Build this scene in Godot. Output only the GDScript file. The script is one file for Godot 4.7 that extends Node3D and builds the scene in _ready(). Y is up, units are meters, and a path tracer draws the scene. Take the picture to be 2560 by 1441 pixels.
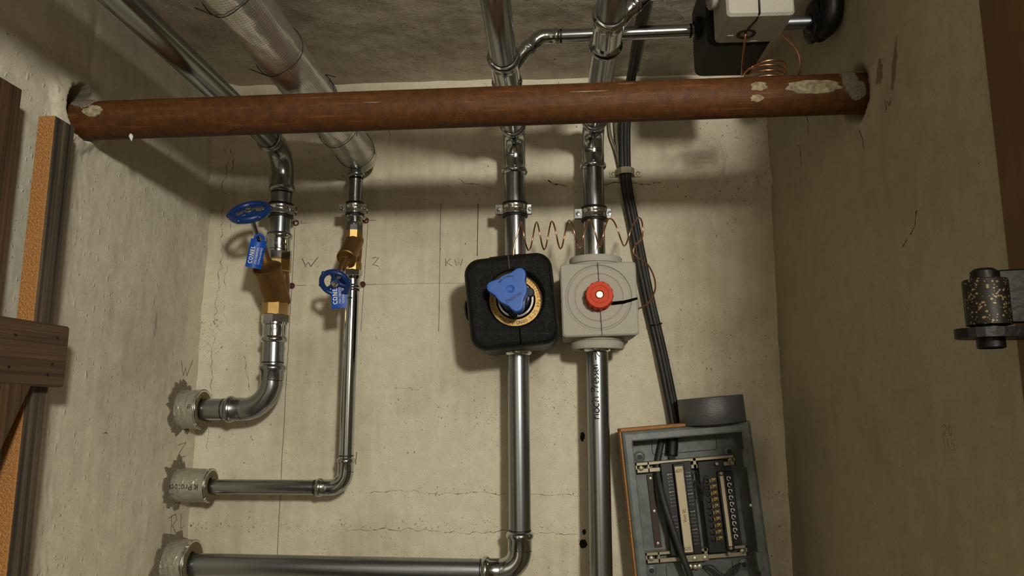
extends Node3D
# A cellar niche with heating pipes, seen from its open side. Metres, y up; back wall at z = -1.5.

var M := {}            # materials by plain name
var O := Vector3.ZERO  # the base of the thing being built: shapes are given in room metres and stored relative to it
var taken := {}
var sg := 1            # running smooth group
var rng := RandomNumberGenerator.new()
var nz := FastNoiseLite.new()

const LEFT := -0.735
const RIGHT := 0.462
const BACK := -1.5
const CEIL := 2.205

# ---------------------------------------------------------------- shapes
func mk() -> SurfaceTool:
	var st := SurfaceTool.new()
	st.begin(Mesh.PRIMITIVE_TRIANGLES)
	return st

func tri(st: SurfaceTool, a: Vector3, b: Vector3, c: Vector3, ua := Vector2.ZERO, ub := Vector2.ZERO, uc := Vector2.ZERO) -> void:
	st.set_uv(ua); st.add_vertex(a - O)
	st.set_uv(ub); st.add_vertex(b - O)
	st.set_uv(uc); st.add_vertex(c - O)

func face(st: SurfaceTool, pts: Array, n: Vector3) -> void:
	st.set_smooth_group(-1)
	for i in range(1, pts.size() - 1):
		var a: Vector3 = pts[0]
		var b: Vector3 = pts[i]
		var c: Vector3 = pts[i + 1]
		if (b - a).cross(c - a).dot(n) > 0.0:
			tri(st, a, c, b)
		else:
			tri(st, a, b, c)

func box(st: SurfaceTool, xf: Transform3D, s: Vector3, b := 0.0) -> void:
	var h := s / 2.0
	b = minf(b, minf(h.x, minf(h.y, h.z)) * 0.49)
	var p := func(sx: int, sy: int, sz: int, axis: int) -> Vector3:
		var q := Vector3(sx * (h.x - b), sy * (h.y - b), sz * (h.z - b))
		q[axis] = [sx, sy, sz][axis] * h[axis]
		return xf * q
	var E := [-1, 1]
	for ax in 3:
		for s1 in E:
			var n := Vector3.ZERO
			n[ax] = s1
			var quad := []
			for k in [[-1, -1], [1, -1], [1, 1], [-1, 1]]:
				var sv := [0, 0, 0]
				sv[ax] = s1
				sv[(ax + 1) % 3] = k[0]
				sv[(ax + 2) % 3] = k[1]
				quad.append(p.call(sv[0], sv[1], sv[2], ax))
			face(st, quad, xf.basis * n)
	if b <= 0.0:
		return
	for ax in 3:
		var b1 := (ax + 1) % 3
		var b2 := (ax + 2) % 3
		for s1 in E:
			for s2 in E:
				var n := Vector3.ZERO
				n[b1] = s1
				n[b2] = s2
				var lo := [0, 0, 0]
				lo[ax] = -1
				lo[b1] = s1
				lo[b2] = s2
				var hi := lo.duplicate()
				hi[ax] = 1
				face(st, [p.call(lo[0], lo[1], lo[2], b1), p.call(hi[0], hi[1], hi[2], b1), p.call(hi[0], hi[1], hi[2], b2), p.call(lo[0], lo[1], lo[2], b2)], xf.basis * n)
	for sx in E:
		for sy in E:
			for sz in E:
				face(st, [p.call(sx, sy, sz, 0), p.call(sx, sy, sz, 1), p.call(sx, sy, sz, 2)], xf.basis * Vector3(sx, sy, sz))

func abox(st: SurfaceTool, lo: Vector3, hi: Vector3, b := 0.0) -> void:
	box(st, Transform3D(Basis.IDENTITY, (lo + hi) / 2.0), hi - lo, b)

# a transform whose y axis runs along dir
func along(at: Vector3, dir: Vector3, hint := Vector3.ZERO) -> Transform3D:
	var y := dir.normalized()
	var x := hint
	if x == Vector3.ZERO:
		x = Vector3.RIGHT if absf(y.x) < 0.8 else Vector3.BACK
	x = (x - y * x.dot(y)).normalized()
	return Transform3D(Basis(x, y, x.cross(y)), at)

# surface of revolution about the y axis of xf; profile points are (radius, height)
func lathe(st: SurfaceTool, prof: Array, xf: Transform3D, segs := 28) -> void:
	sg += 1
	var len := 0.0
	for i in prof.size() - 1:
		var a: Vector2 = prof[i]
		var b: Vector2 = prof[i + 1]
		if i > 0:
			var d0: Vector2 = a - prof[i - 1]
			if absf(d0.angle_to(b - a)) > 0.75:
				sg += 1
		st.set_smooth_group(sg)
		var l2 := len + a.distance_to(b)
		for j in segs:
			var t0 := TAU * j / segs
			var t1 := TAU * (j + 1) / segs
			var A := xf * Vector3(a.x * cos(t0), a.y, a.x * sin(t0))
			var B := xf * Vector3(a.x * cos(t1), a.y, a.x * sin(t1))
			var C := xf * Vector3(b.x * cos(t1), b.y, b.x * sin(t1))
			var D := xf * Vector3(b.x * cos(t0), b.y, b.x * sin(t0))
			var u0 := float(j) / segs
			var u1 := float(j + 1) / segs
			if a.x > 1e-6:
				tri(st, A, B, C, Vector2(u0, len), Vector2(u1, len), Vector2(u1, l2))
			if b.x > 1e-6:
				tri(st, A, C, D, Vector2(u0, len), Vector2(u1, l2), Vector2(u0, l2))
		len = l2

func tube(st: SurfaceTool, pts: Array, r: float, segs := 14, cap := true, radii := []) -> void:
	var n := pts.size()
	var T := []
	for i in n:
		T.append(((pts[mini(i + 1, n - 1)] - pts[maxi(i - 1, 0)]) as Vector3).normalized())
	var t0: Vector3 = T[0]
	var N: Vector3 = t0.cross(Vector3.UP if absf(t0.y) < 0.9 else Vector3.RIGHT).normalized()
	var rings := []
	var len := 0.0
	var lens := []
	for i in n:
		var t: Vector3 = T[i]
		N = (N - t * N.dot(t)).normalized()
		var Bn := N.cross(t)
		var rr: float = radii[i] if radii.size() else r
		var ring := []
		for j in segs:
			var a := TAU * j / segs
			ring.append(pts[i] + (N * cos(a) + Bn * sin(a)) * rr)
		rings.append(ring)
		if i > 0:
			len += (pts[i] as Vector3).distance_to(pts[i - 1])
		lens.append(len)
	sg += 1
	st.set_smooth_group(sg)
	for i in n - 1:
		for j in segs:
			var k := (j + 1) % segs
			var u0 := float(j) / segs
			var u1 := float(j + 1) / segs
			tri(st, rings[i][j], rings[i][k], rings[i + 1][k], Vector2(u0, lens[i]), Vector2(u1, lens[i]), Vector2(u1, lens[i + 1]))
			tri(st, rings[i][j], rings[i + 1][k], rings[i + 1][j], Vector2(u0, lens[i]), Vector2(u1, lens[i + 1]), Vector2(u0, lens[i + 1]))
	if cap:
		face(st, rings[0], -T[0])
		face(st, rings[n - 1], T[n - 1])

func spline(pts: Array, per := 6) -> Array:
	var out := []
	for i in pts.size() - 1:
		var p0: Vector3 = pts[maxi(i - 1, 0)]
		var p1: Vector3 = pts[i]
		var p2: Vector3 = pts[i + 1]
		var p3: Vector3 = pts[mini(i + 2, pts.size() - 1)]
		for k in per:
			out.append(p1.cubic_interpolate(p2, p0, p3, float(k) / per))
	out.append(pts[-1])
	return out

# loops of equal length, turning counter-clockwise seen from +z of xf, stacked outside-in
func loft(st: SurfaceTool, loops: Array, xf := Transform3D.IDENTITY, cap0 := false, cap1 := false, smooth := false) -> void:
	for i in loops.size() - 1:
		sg += 1
		st.set_smooth_group(sg if smooth else -1)
		var a: Array = loops[i]
		var b: Array = loops[i + 1]
		var n := a.size()
		for j in n:
			var k := (j + 1) % n
			tri(st, xf * a[j], xf * b[k], xf * a[k])
			tri(st, xf * a[j], xf * b[j], xf * b[k])
	var turned := func(l: Array) -> Array: return l.map(func(q): return xf * q)
	if cap0:
		face(st, turned.call(loops[0]), xf.basis * Vector3(0, 0, -1))
	if cap1:
		face(st, turned.call(loops[-1]), xf.basis * Vector3(0, 0, 1))

func rrect(w: float, h: float, r: float, z: float, n := 96, c := Vector2.ZERO) -> Array:
	var out := []
	for i in n:
		var a := TAU * (i + 0.5) / n
		var d := Vector2(cos(a), sin(a))
		var lo := 0.0
		var hi := w + h
		for k in 26:
			var m := (lo + hi) / 2.0
			var q := (d * m).abs() - Vector2(w / 2 - r, h / 2 - r)
			var sd := Vector2(maxf(q.x, 0), maxf(q.y, 0)).length() + minf(maxf(q.x, q.y), 0) - r
			if sd > 0:
				hi = m
			else:
				lo = m
		out.append(Vector3(c.x + d.x * lo, c.y + d.y * lo, z))
	return out

func circ(r: float, z: float, n := 96, c := Vector2.ZERO) -> Array:
	var out := []
	for i in n:
		var a := TAU * (i + 0.5) / n
		out.append(Vector3(c.x + r * cos(a), c.y + r * sin(a), z))
	return out

# flat outline in the xy plane of xf, extruded from z = 0 to depth
func prism(st: SurfaceTool, poly: PackedVector2Array, depth: float, xf: Transform3D, smooth := false) -> void:
	if Geometry2D.is_polygon_clockwise(poly):
		poly.reverse()
	var idx := Geometry2D.triangulate_polygon(poly)
	st.set_smooth_group(-1)
	for t in range(0, idx.size(), 3):
		for z in [0.0, depth]:
			var q := []
			for k in 3:
				q.append(xf * Vector3(poly[idx[t + k]].x, poly[idx[t + k]].y, z))
			face(st, q, xf.basis * Vector3(0, 0, -1 if z == 0.0 else 1))
	sg += 1
	st.set_smooth_group(sg if smooth else -1)
	var n := poly.size()
	for i in n:
		var a := poly[i]
		var b := poly[(i + 1) % n]
		tri(st, xf * Vector3(a.x, a.y, 0), xf * Vector3(b.x, b.y, depth), xf * Vector3(b.x, b.y, 0))
		tri(st, xf * Vector3(a.x, a.y, 0), xf * Vector3(a.x, a.y, depth), xf * Vector3(b.x, b.y, depth))

func hexagon(st: SurfaceTool, xf: Transform3D, across: float, h: float, n := 6, turn := 0.0) -> void:
	var R := across / 2.0 / cos(PI / n)
	var loops := []
	for lv in [[0.0, 0.93], [h * 0.08, 1.0], [h * 0.92, 1.0], [h, 0.93]]:
		var l := []
		for i in n:
			var a := -TAU * i / n + turn
			l.append(Vector3(R * lv[1] * cos(a), lv[0], R * lv[1] * sin(a)))
		loops.append(l)
	for i in 3:
		for j in n:
			var k := (j + 1) % n
			var mid: Vector3 = (loops[i][j] + loops[i + 1][k]) / 2.0
			face(st, [xf * loops[i][j], xf * loops[i][k], xf * loops[i + 1][k], xf * loops[i + 1][j]], xf.basis * Vector3(mid.x, 0, mid.z))
	face(st, loops[0].map(func(q): return xf * q), xf.basis * Vector3.DOWN)
	face(st, loops[3].map(func(q): return xf * q), xf.basis * Vector3.UP)

func torus(st: SurfaceTool, xf: Transform3D, R: float, r: float, segs := 40, rs := 10, squash := 1.0) -> void:
	var prof := []
	for i in rs + 1:
		var a := -PI / 2 + TAU * i / rs
		prof.append(Vector2(R + r * cos(a), r * squash * sin(a)))
	lathe(st, prof, xf, segs)

func ball(st: SurfaceTool, c: Vector3, r: float, segs := 12) -> void:
	var prof := []
	for i in 9:
		var a := -PI / 2 + PI * i / 8
		prof.append(Vector2(maxf(r * cos(a), 0.0), r * sin(a)))
	lathe(st, prof, Transform3D(Basis.IDENTITY, c), segs)

func arc(c: Vector3, u: Vector3, v: Vector3, R: float, a0: float, a1: float, n: int) -> Array:
	var out := []
	for i in n + 1:
		var a := lerpf(a0, a1, float(i) / n)
		out.append(c + (u * cos(a) + v * sin(a)) * R)
	return out

# ---------------------------------------------------------------- things and parts
func numbered(n: String) -> String:
	if not taken.has(n):
		taken[n] = 0
		return n
	taken[n] += 1
	return "%s_%03d" % [n, taken[n]]

func thing(called: String, label: String, category: String, at: Vector3, group := "") -> Node3D:
	var o := Node3D.new()
	o.name = numbered(called)
	add_child(o)
	o.position = at
	o.set_meta("label", label)
	o.set_meta("category", category)
	if group:
		o.set_meta("group", group)
	o.set_meta("kind", "thing")
	O = at
	return o

func part(called: String, st: SurfaceTool, m: String, parent: Node, label := "") -> MeshInstance3D:
	st.generate_normals()
	var o := MeshInstance3D.new()
	o.name = called
	o.mesh = st.commit()
	o.material_override = M[m]
	if label:
		o.set_meta("label", label)
	parent.add_child(o, true)
	return o

func struct(called: String, st: SurfaceTool, m: String, label: String, category: String) -> MeshInstance3D:
	O = Vector3.ZERO
	var o := part(called, st, m, self)
	o.name = called
	o.set_meta("kind", "structure")
	o.set_meta("label", label)
	o.set_meta("category", category)
	return o

func lettering(called: String, txt: String, h: float, m: String, parent: Node, xf: Transform3D, font := "Droid Sans", bold := false) -> MeshInstance3D:
	var t := TextMesh.new()
	var f := SystemFont.new()
	f.font_names = PackedStringArray([font])
	if bold:
		f.font_weight = 700
	t.font = f
	t.text = txt
	t.font_size = 32
	t.pixel_size = h / 32.0 * 1.35
	t.depth = 0.0004
	t.curve_step = 1.0
	var o := MeshInstance3D.new()
	o.name = called
	o.mesh = t
	o.material_override = M[m]
	o.transform = Transform3D(xf.basis, xf.origin - O)
	parent.add_child(o, true)
	return o

# ---------------------------------------------------------------- materials
func noise(freq: float, sd: int, oct := 4, type := FastNoiseLite.TYPE_SIMPLEX_SMOOTH) -> FastNoiseLite:
	var n := FastNoiseLite.new()
	n.noise_type = type
	n.frequency = freq
	n.seed = sd
	n.fractal_octaves = oct
	return n

func tex(freq: float, sd: int, oct := 4, size := 256, type := FastNoiseLite.TYPE_SIMPLEX_SMOOTH, ramp := []) -> NoiseTexture2D:
	var t := NoiseTexture2D.new()
	t.width = size
	t.height = size
	t.seamless = true
	t.generate_mipmaps = false
	t.noise = noise(freq, sd, oct, type)
	if ramp.size():
		var g := Gradient.new()
		g.offsets = PackedFloat32Array([0.0, 1.0])
		g.colors = PackedColorArray([ramp[0], ramp[1]])
		t.color_ramp = g
	return t

func mat(called: String, c: Color, rough := 0.6, metal := 0.0) -> StandardMaterial3D:
	var m := StandardMaterial3D.new()
	m.resource_name = called
	m.albedo_color = c
	m.roughness = rough
	m.metallic = metal
	M[called] = m
	return m

func tri3(m: StandardMaterial3D, s: Vector3) -> void:
	m.uv1_triplanar = true
	m.uv1_scale = s
	m.uv1_triplanar_sharpness = 4.0

# plaster: [colour, relief], computed for one wall of side metres
func plaster(n: int, sd: int, base: Color, stain: Color, pits: int, rows: Array, rough: float, lumps: int) -> Array:
	var a := noise(3.0 / n, sd, 5).get_image(n, n, false, false, true).get_data()
	var b := noise(34.0 / n, sd + 1, 4).get_image(n, n, false, false, true).get_data()
	var si := noise(40.0 / n, sd + 2, 3).get_image(n, n / 8, false, false, true)
	si.resize(n, n, Image.INTERPOLATE_CUBIC)
	var s := si.get_data()
	var f := noise(0.22, sd + 3, 2).get_image(n, n, false, false, true).get_data()
	var col := PackedByteArray()
	col.resize(n * n * 3)
	var hgt := PackedByteArray()
	hgt.resize(n * n)
	var r0 := base.r * 255.0
	var g0 := base.g * 255.0
	var b0 := base.b * 255.0
	var r1 := stain.r * 255.0
	var g1 := stain.g * 255.0
	var b1 := stain.b * 255.0
	for i in n * n:
		var k := clampf((a[i] - 105) / 210.0 + (s[i] - 128) / 620.0, 0.0, 1.0)
		var w := 0.93 + b[i] / 3600.0 + f[i] / 3000.0
		col[i * 3] = int(minf((r0 + (r1 - r0) * k) * w, 255.0))
		col[i * 3 + 1] = int(minf((g0 + (g1 - g0) * k) * w, 255.0))
		col[i * 3 + 2] = int(minf((b0 + (b1 - b0) * k) * w, 255.0))
		hgt[i] = int(clampf(128.0 + (b[i] - 128) * 0.35 + (s[i] - 128) * 0.22 + (f[i] - 128) * rough, 0.0, 255.0))
	rng.seed = sd
	var done := 0
	var tries := 0
	while done < pits and tries < pits * 30:
		tries += 1
		var x := rng.randi_range(4, n - 5)
		var y := rng.randi_range(4, n - 5)
		var dens := pow(b[y * n + x] / 255.0, 5.0) * 0.6 + pow(a[((y + n / 3) % n) * n + x] / 255.0, 6.0)
		for rw in rows:
			var dy: float = (float(y) / n - rw[0] - 0.012 * (a[x] / 255.0 - 0.5)) / rw[1]
			dens += rw[2] * exp(-dy * dy) * (a[(n / 2) * n + x] / 255.0 + 0.2)
		if rng.randf() > dens:
			continue
		done += 1
		var rad := rng.randf_range(0.35, 0.9) + (0.9 if rng.randf() < 0.05 else 0.0)
		rad *= n / 2048.0 + 0.35
		var el := rng.randf_range(0.6, 2.2)
		var dk := rng.randf_range(0.42, 0.85)
		var R := int(ceil(rad * 2.0))
		for yy in range(maxi(y - R, 0), mini(y + R + 1, n)):
			for xx in range(maxi(x - R, 0), mini(x + R + 1, n)):
				var d := Vector2((xx - x), (yy - y) / el).length() / rad
				if d < 1.0:
					var q := (yy * n + xx)
					var m := lerpf(dk, 1.0, d * d)
					col[q * 3] = int(col[q * 3] * m)
					col[q * 3 + 1] = int(col[q * 3 + 1] * m)
					col[q * 3 + 2] = int(col[q * 3 + 2] * m)
					hgt[q] = int(hgt[q] * lerpf(0.35, 1.0, d * d))
	for i in lumps:
		var x := rng.randi_range(8, n - 9)
		var y := rng.randi_range(12, n - 13)
		var rad := (rng.randf_range(0.6, 1.3) + 1.6 * pow(rng.randf(), 8.0)) * n / 1024.0
		var el := rng.randf_range(0.8, 3.0)
		var R := int(rad * 3.0)
		for yy in range(maxi(y - R, 0), mini(y + R + 1, n)):
			for xx in range(maxi(x - R, 0), mini(x + R + 1, n)):
				var d := Vector2((xx - x), (yy - y) / el).length() / rad
				if d < 1.0:
					var q := (yy * n + xx)
					hgt[q] = mini(255, hgt[q] + int(110.0 * (1.0 - d * d)))
	return [ImageTexture.create_from_image(Image.create_from_data(n, n, false, Image.FORMAT_RGB8, col)), ImageTexture.create_from_image(Image.create_from_data(n, n, false, Image.FORMAT_L8, hgt))]

func wall_mat(called: String, maps: Array, relief: float, rough := 0.85) -> void:
	var m := mat(called, Color.WHITE, rough)
	m.albedo_texture = maps[0]
	m.heightmap_enabled = true
	m.heightmap_texture = maps[1]
	m.heightmap_scale = relief
	m.metallic_specular = 0.35

func grain(n: int, sd: int, dark: Color, light: Color, specks := 0, lying := false) -> ImageTexture:
	var im := noise(26.0 / n, sd, 5).get_image(n, maxi(n / 20, 8), false, false, true)
	im.resize(n, n, Image.INTERPOLATE_CUBIC)
	var d := im.get_data()
	var e := noise(5.0 / n, sd + 4, 3).get_image(n, n, false, false, true).get_data()
	var f := noise(0.3, sd + 7, 2).get_image(n, n, false, false, true).get_data()
	var out := Image.create_empty(n, n, false, Image.FORMAT_RGB8)
	for y in n:
		for x in n:
			var i := y * n + x
			var k := clampf(d[i] / 255.0 * 0.7 + e[i] / 255.0 * 0.4 - 0.15 + (f[i] - 128) / 1400.0, 0.0, 1.0)
			out.set_pixel(x, y, dark.lerp(light, k))
	rng.seed = sd
	for i in specks:
		var x := rng.randi_range(1, n - 3)
		var y := rng.randi_range(1, n - 3)
		out.fill_rect(Rect2i(x, y, rng.randi_range(1, 2), rng.randi_range(1, 2)), Color(0.62, 0.6, 0.55))
	if lying:
		out.rotate_90(CLOCKWISE)
	return ImageTexture.create_from_image(out)

func wood(called: String, sd: int, dark: Color, light: Color, s: Vector3, rough := 0.75, specks := 0, lying := false) -> void:
	var m := mat(called, Color.WHITE, rough)
	m.albedo_texture = grain(512, sd, dark, light, specks, lying)
	m.heightmap_enabled = true
	m.heightmap_texture = m.albedo_texture
	m.heightmap_scale = 0.06
	tri3(m, s)

func rust_texture() -> ImageTexture:
	var w := 2048
	var h := 308
	var a := noise(0.03, 31, 6).get_image(w, h, false, false, true).get_data()
	var si := noise(0.06, 32, 4).get_image(w / 16, h, false, false, true)
	si.resize(w, h, Image.INTERPOLATE_CUBIC)
	var s := si.get_data()
	var f := noise(0.35, 33, 3).get_image(w, h, false, false, true).get_data()
	var out := Image.create_empty(w, h, false, Image.FORMAT_RGB8)
	var c0 := Color(0.23, 0.14, 0.07)
	var c1 := Color(0.44, 0.265, 0.11)
	var c2 := Color(0.48, 0.33, 0.18)
	for y in h:
		for x in w:
			var i := y * w + x
			var k := clampf(a[i] / 255.0 * 0.55 + s[i] / 255.0 * 0.25 + 0.04 + (f[i] - 128) / 230.0, 0.0, 1.0)
			out.set_pixel(x, y, c0.lerp(c1, k).lerp(c2, clampf((s[i] - 190) / 90.0, 0.0, 0.7)))
	out.rotate_90(CLOCKWISE)
	return ImageTexture.create_from_image(out)

func make_materials() -> void:
	# walls: old lime-washed plaster
	wall_mat("plaster_back", plaster(1536, 5, Color(0.80, 0.765, 0.68), Color(0.66, 0.62, 0.53), 8500, [[0.736, 0.006, 1.2], [0.790, 0.010, 1.2], [0.86, 0.03, 0.5], [0.56, 0.006, 0.3], [0.235, 0.012, 0.5], [0.62, 0.02, 0.15]], 0.16, 900), 0.22)
	wall_mat("plaster_left", plaster(1280, 15, Color(0.80, 0.772, 0.695), Color(0.69, 0.66, 0.59), 800, [], 0.11, 2600), 0.24, 0.7)
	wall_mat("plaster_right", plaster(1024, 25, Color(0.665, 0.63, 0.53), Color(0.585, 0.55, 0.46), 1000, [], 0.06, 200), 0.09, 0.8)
	wall_mat("plaster_ceiling", plaster(1024, 35, Color(0.77, 0.73, 0.665), Color(0.61, 0.57, 0.515), 900, [], 0.12, 300), 0.25, 0.9)
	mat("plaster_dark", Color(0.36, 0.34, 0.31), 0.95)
	mat("bare_plaster", Color(0.45, 0.40, 0.29), 1.0)
	mat("concrete_floor", Color(0.33, 0.31, 0.28), 0.9)
	mat("crack_dark", Color(0.13, 0.115, 0.10), 1.0)
	var cp := mat("chipped_plaster", Color(0.50, 0.46, 0.39), 1.0)
	cp.heightmap_enabled = true
	cp.heightmap_texture = tex(0.12, 71, 4)
	cp.heightmap_scale = 0.35
	tri3(cp, Vector3(8, 8, 8))
	# metals
	var rgh := tex(0.03, 41, 4, 256, FastNoiseLite.TYPE_SIMPLEX_SMOOTH, [Color(0.8, 0.8, 0.8), Color(1, 1, 1)])
	for d in [["steel", Color(0.62, 0.635, 0.645), 0.24], ["steel_bright", Color(0.72, 0.735, 0.745), 0.15], ["galvanised", Color(0.60, 0.62, 0.635), 0.29], ["chrome", Color(0.86, 0.86, 0.85), 0.16], ["brass", Color(0.80, 0.67, 0.43), 0.34], ["copper", Color(0.88, 0.64, 0.49), 0.26], ["ring_brass", Color(0.54, 0.44, 0.27), 0.42], ["dull_brass", Color(0.55, 0.48, 0.33), 0.5]]:
		var m := mat(d[0], d[1], d[2], 1.0)
		if d[0] == "brass":
			m.roughness_texture = rgh
			tri3(m, Vector3(9, 9, 9))
	var br := mat("bronze_cast", Color(0.52, 0.39, 0.24), 0.42, 0.85)
	br.heightmap_enabled = true
	br.heightmap_texture = tex(0.12, 43, 3)
	br.heightmap_scale = 0.03
	tri3(br, Vector3(14, 14, 14))
	var ir := mat("black_iron", Color(0.13, 0.12, 0.11), 0.46, 0.6)
	ir.heightmap_enabled = true
	ir.heightmap_texture = tex(0.06, 44, 4)
	ir.heightmap_scale = 0.025
	tri3(ir, Vector3(9, 9, 9))
	var hi := mat("speckled_iron", Color.WHITE, 0.5, 0.4)
	var sp := Image.create_empty(256, 256, false, Image.FORMAT_RGB8)
	sp.fill(Color(0.13, 0.11, 0.085))
	rng.seed = 9
	for i in 280:
		var x := rng.randi_range(3, 250)
		var y := rng.randi_range(3, 250)
		var rr := rng.randi_range(1, 5)
		for yy in range(-rr, rr + 1):
			for xx in range(-rr, rr + 1):
				if xx * xx + yy * yy * 1.3 <= rr * rr and x + xx >= 0 and x + xx < 256 and y + yy >= 0 and y + yy < 256:
					sp.set_pixel(x + xx, y + yy, Color(0.55, 0.47, 0.33))
	hi.albedo_texture = ImageTexture.create_from_image(sp)
	hi.uv1_scale = Vector3(2, 18, 1)
	var ru := mat("rusty_steel", Color.WHITE, 0.62, 0.05)
	ru.metallic_specular = 0.35
	ru.albedo_texture = rust_texture()
	ru.heightmap_enabled = true
	ru.heightmap_texture = tex(0.09, 45, 4)
	ru.heightmap_scale = 0.03
	ru.uv1_scale = Vector3(1, 0.8, 1)
	# foil on the insulation: crinkled, with a woven grid pressed into it
	var g := Image.create_empty(64, 64, false, Image.FORMAT_RGB8)
	g.fill(Color(1, 1, 1))
	g.fill_rect(Rect2i(0, 0, 64, 6), Color(0.55, 0.53, 0.50))
	g.fill_rect(Rect2i(0, 0, 4, 64), Color(0.66, 0.64, 0.60))
	var fo := mat("foil", Color(0.86, 0.86, 0.84), 0.30, 0.9)
	fo.albedo_texture = ImageTexture.create_from_image(g)
	fo.uv1_scale = Vector3(52, 190, 1)
	fo.heightmap_enabled = true
	fo.heightmap_texture = fo.albedo_texture
	fo.heightmap_scale = -0.02
	var fp := mat("foil_plain", Color(0.68, 0.665, 0.60), 0.36, 0.5)
	fp.heightmap_enabled = true
	fp.heightmap_texture = tex(0.035, 47, 3)
	fp.heightmap_scale = 0.2
	tri3(fp, Vector3(9, 9, 9))
	var mw := mat("mineral_wool", Color(0.47, 0.41, 0.27), 1.0)
	mw.heightmap_enabled = true
	mw.heightmap_texture = tex(0.2, 48, 3)
	mw.heightmap_scale = 0.3
	tri3(mw, Vector3(12, 12, 12))
	# plastics, rubber, foam
	mat("blue_paint", Color(0.05, 0.185, 0.41), 0.38)
	mat("blue_plastic", Color(0.20, 0.375, 0.70), 0.45)
	mat("blue_tag", Color(0.0, 0.285, 0.66), 0.45)
	mat("dark_blue_plastic", Color(0.05, 0.07, 0.16), 0.4)
	mat("white_print", Color(0.86, 0.86, 0.83), 0.6)
	mat("black_ink", Color(0.03, 0.03, 0.035), 0.6)
	var rp := mat("red_plastic", Color(0.76, 0.215, 0.06), 0.5)
	rp.metallic_specular = 0.3
	mat("red_plug", Color(0.36, 0.10, 0.08), 0.6)
	mat("rubber", Color(0.035, 0.033, 0.03), 0.55)
	mat("pencil", Color(0.24, 0.22, 0.19), 0.8)
	mat("smear_grey", Color(0.62, 0.595, 0.53), 0.8)
	mat("pencil_faint", Color(0.48, 0.45, 0.39), 0.8)
	var be := mat("black_foam", Color(0.032, 0.030, 0.027), 0.40)
	be.heightmap_enabled = true
	be.heightmap_texture = tex(0.13, 49, 2, 256, FastNoiseLite.TYPE_CELLULAR)
	be.heightmap_scale = 0.10
	be.metallic_specular = 0.4
	tri3(be, Vector3(24, 24, 24))
	var ge := mat("grey_foam", Color.WHITE, 0.85)
	ge.albedo_texture = tex(0.25, 50, 3, 256, FastNoiseLite.TYPE_SIMPLEX, [Color(0.44, 0.425, 0.385), Color(0.86, 0.84, 0.785)])
	ge.heightmap_enabled = true
	ge.heightmap_texture = tex(0.16, 51, 2, 256, FastNoiseLite.TYPE_CELLULAR)
	ge.heightmap_scale = 0.04
	tri3(ge, Vector3(17, 17, 17))
	# wood
	wood("wood_dark", 61, Color(0.17, 0.12, 0.075), Color(0.46, 0.335, 0.215), Vector3(6, 0.5, 6), 0.6, 0)
	wood("wood_ledger", 62, Color(0.20, 0.145, 0.095), Color(0.46, 0.35, 0.24), Vector3(7, 7, 0.5), 0.65, 0, true)
	wood("wood_grey", 63, Color(0.13, 0.11, 0.085), Color(0.54, 0.475, 0.38), Vector3(9, 0.5, 9), 0.8)
	var wo := mat("wood_orange", Color.WHITE, 0.8)
	wo.albedo_texture = tex(0.12, 64, 4, 256, FastNoiseLite.TYPE_SIMPLEX_SMOOTH, [Color(0.54, 0.36, 0.18), Color(0.74, 0.53, 0.30)])
	wo.heightmap_enabled = true
	wo.heightmap_texture = tex(0.15, 84, 3)
	wo.heightmap_scale = 0.12
	tri3(wo, Vector3(8, 8, 8))
	wood("wood_frame", 65, Color(0.36, 0.255, 0.145), Color(0.46, 0.33, 0.19), Vector3(2, 2, 2), 0.7)
	# switch box
	var gp := mat("grey_enamel", Color.WHITE, 0.40)
	gp.albedo_texture = tex(0.02, 52, 5, 512, FastNoiseLite.TYPE_SIMPLEX_SMOOTH, [Color(0.31, 0.335, 0.325), Color(0.43, 0.455, 0.44)])
	tri3(gp, Vector3(3, 3, 3))
	var sb := mat("gap_shade", Color(0.03, 0.028, 0.025), 1.0)  # near-black colour for the shade in gaps that are not cut
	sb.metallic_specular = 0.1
	mat("bakelite", Color(0.035, 0.032, 0.032), 0.45)
	mat("pertinax", Color(0.20, 0.13, 0.085), 0.6)
	mat("paper", Color(0.80, 0.74, 0.62), 0.8)
	var zr := mat("zinc_rail", Color(0.60, 0.57, 0.48), 0.5, 0.6)
	zr.roughness_texture = rgh
	tri3(zr, Vector3(9, 9, 9))
	mat("tin", Color(0.75, 0.72, 0.64), 0.4, 0.6)
	var cb := mat("tarred_cable", Color.WHITE, 0.55)
	cb.albedo_texture = grain(256, 66, Color(0.0, 0.0, 0.0), Color(0.30, 0.275, 0.24))
	cb.heightmap_enabled = true
	cb.heightmap_texture = cb.albedo_texture
	cb.heightmap_scale = 0.12
	cb.uv1_scale = Vector3(1, 2.5, 1)
	mat("grey_cable", Color(0.17, 0.165, 0.15), 0.6)
	mat("painted_cable", Color(0.40, 0.37, 0.31), 0.7)
	var tp := mat("silver_tape", Color(0.36, 0.36, 0.365), 0.40, 0.35)
	var ti := Image.create_empty(32, 32, false, Image.FORMAT_L8)
	for y in 32:
		for x in 32:
			var v := 0.5 + 0.25 * sin(TAU * x / 32.0) + 0.25 * sin(TAU * y / 32.0)
			ti.set_pixel(x, y, Color(v, v, v))
	tp.heightmap_enabled = true
	tp.heightmap_texture = ImageTexture.create_from_image(ti)
	tp.heightmap_scale = 0.03
	tp.uv1_scale = Vector3(150, 380, 1)
	mat("cardboard", Color(0.45, 0.36, 0.25), 0.9)
	var op := mat("old_paint", Color.WHITE, 0.9)
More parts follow.
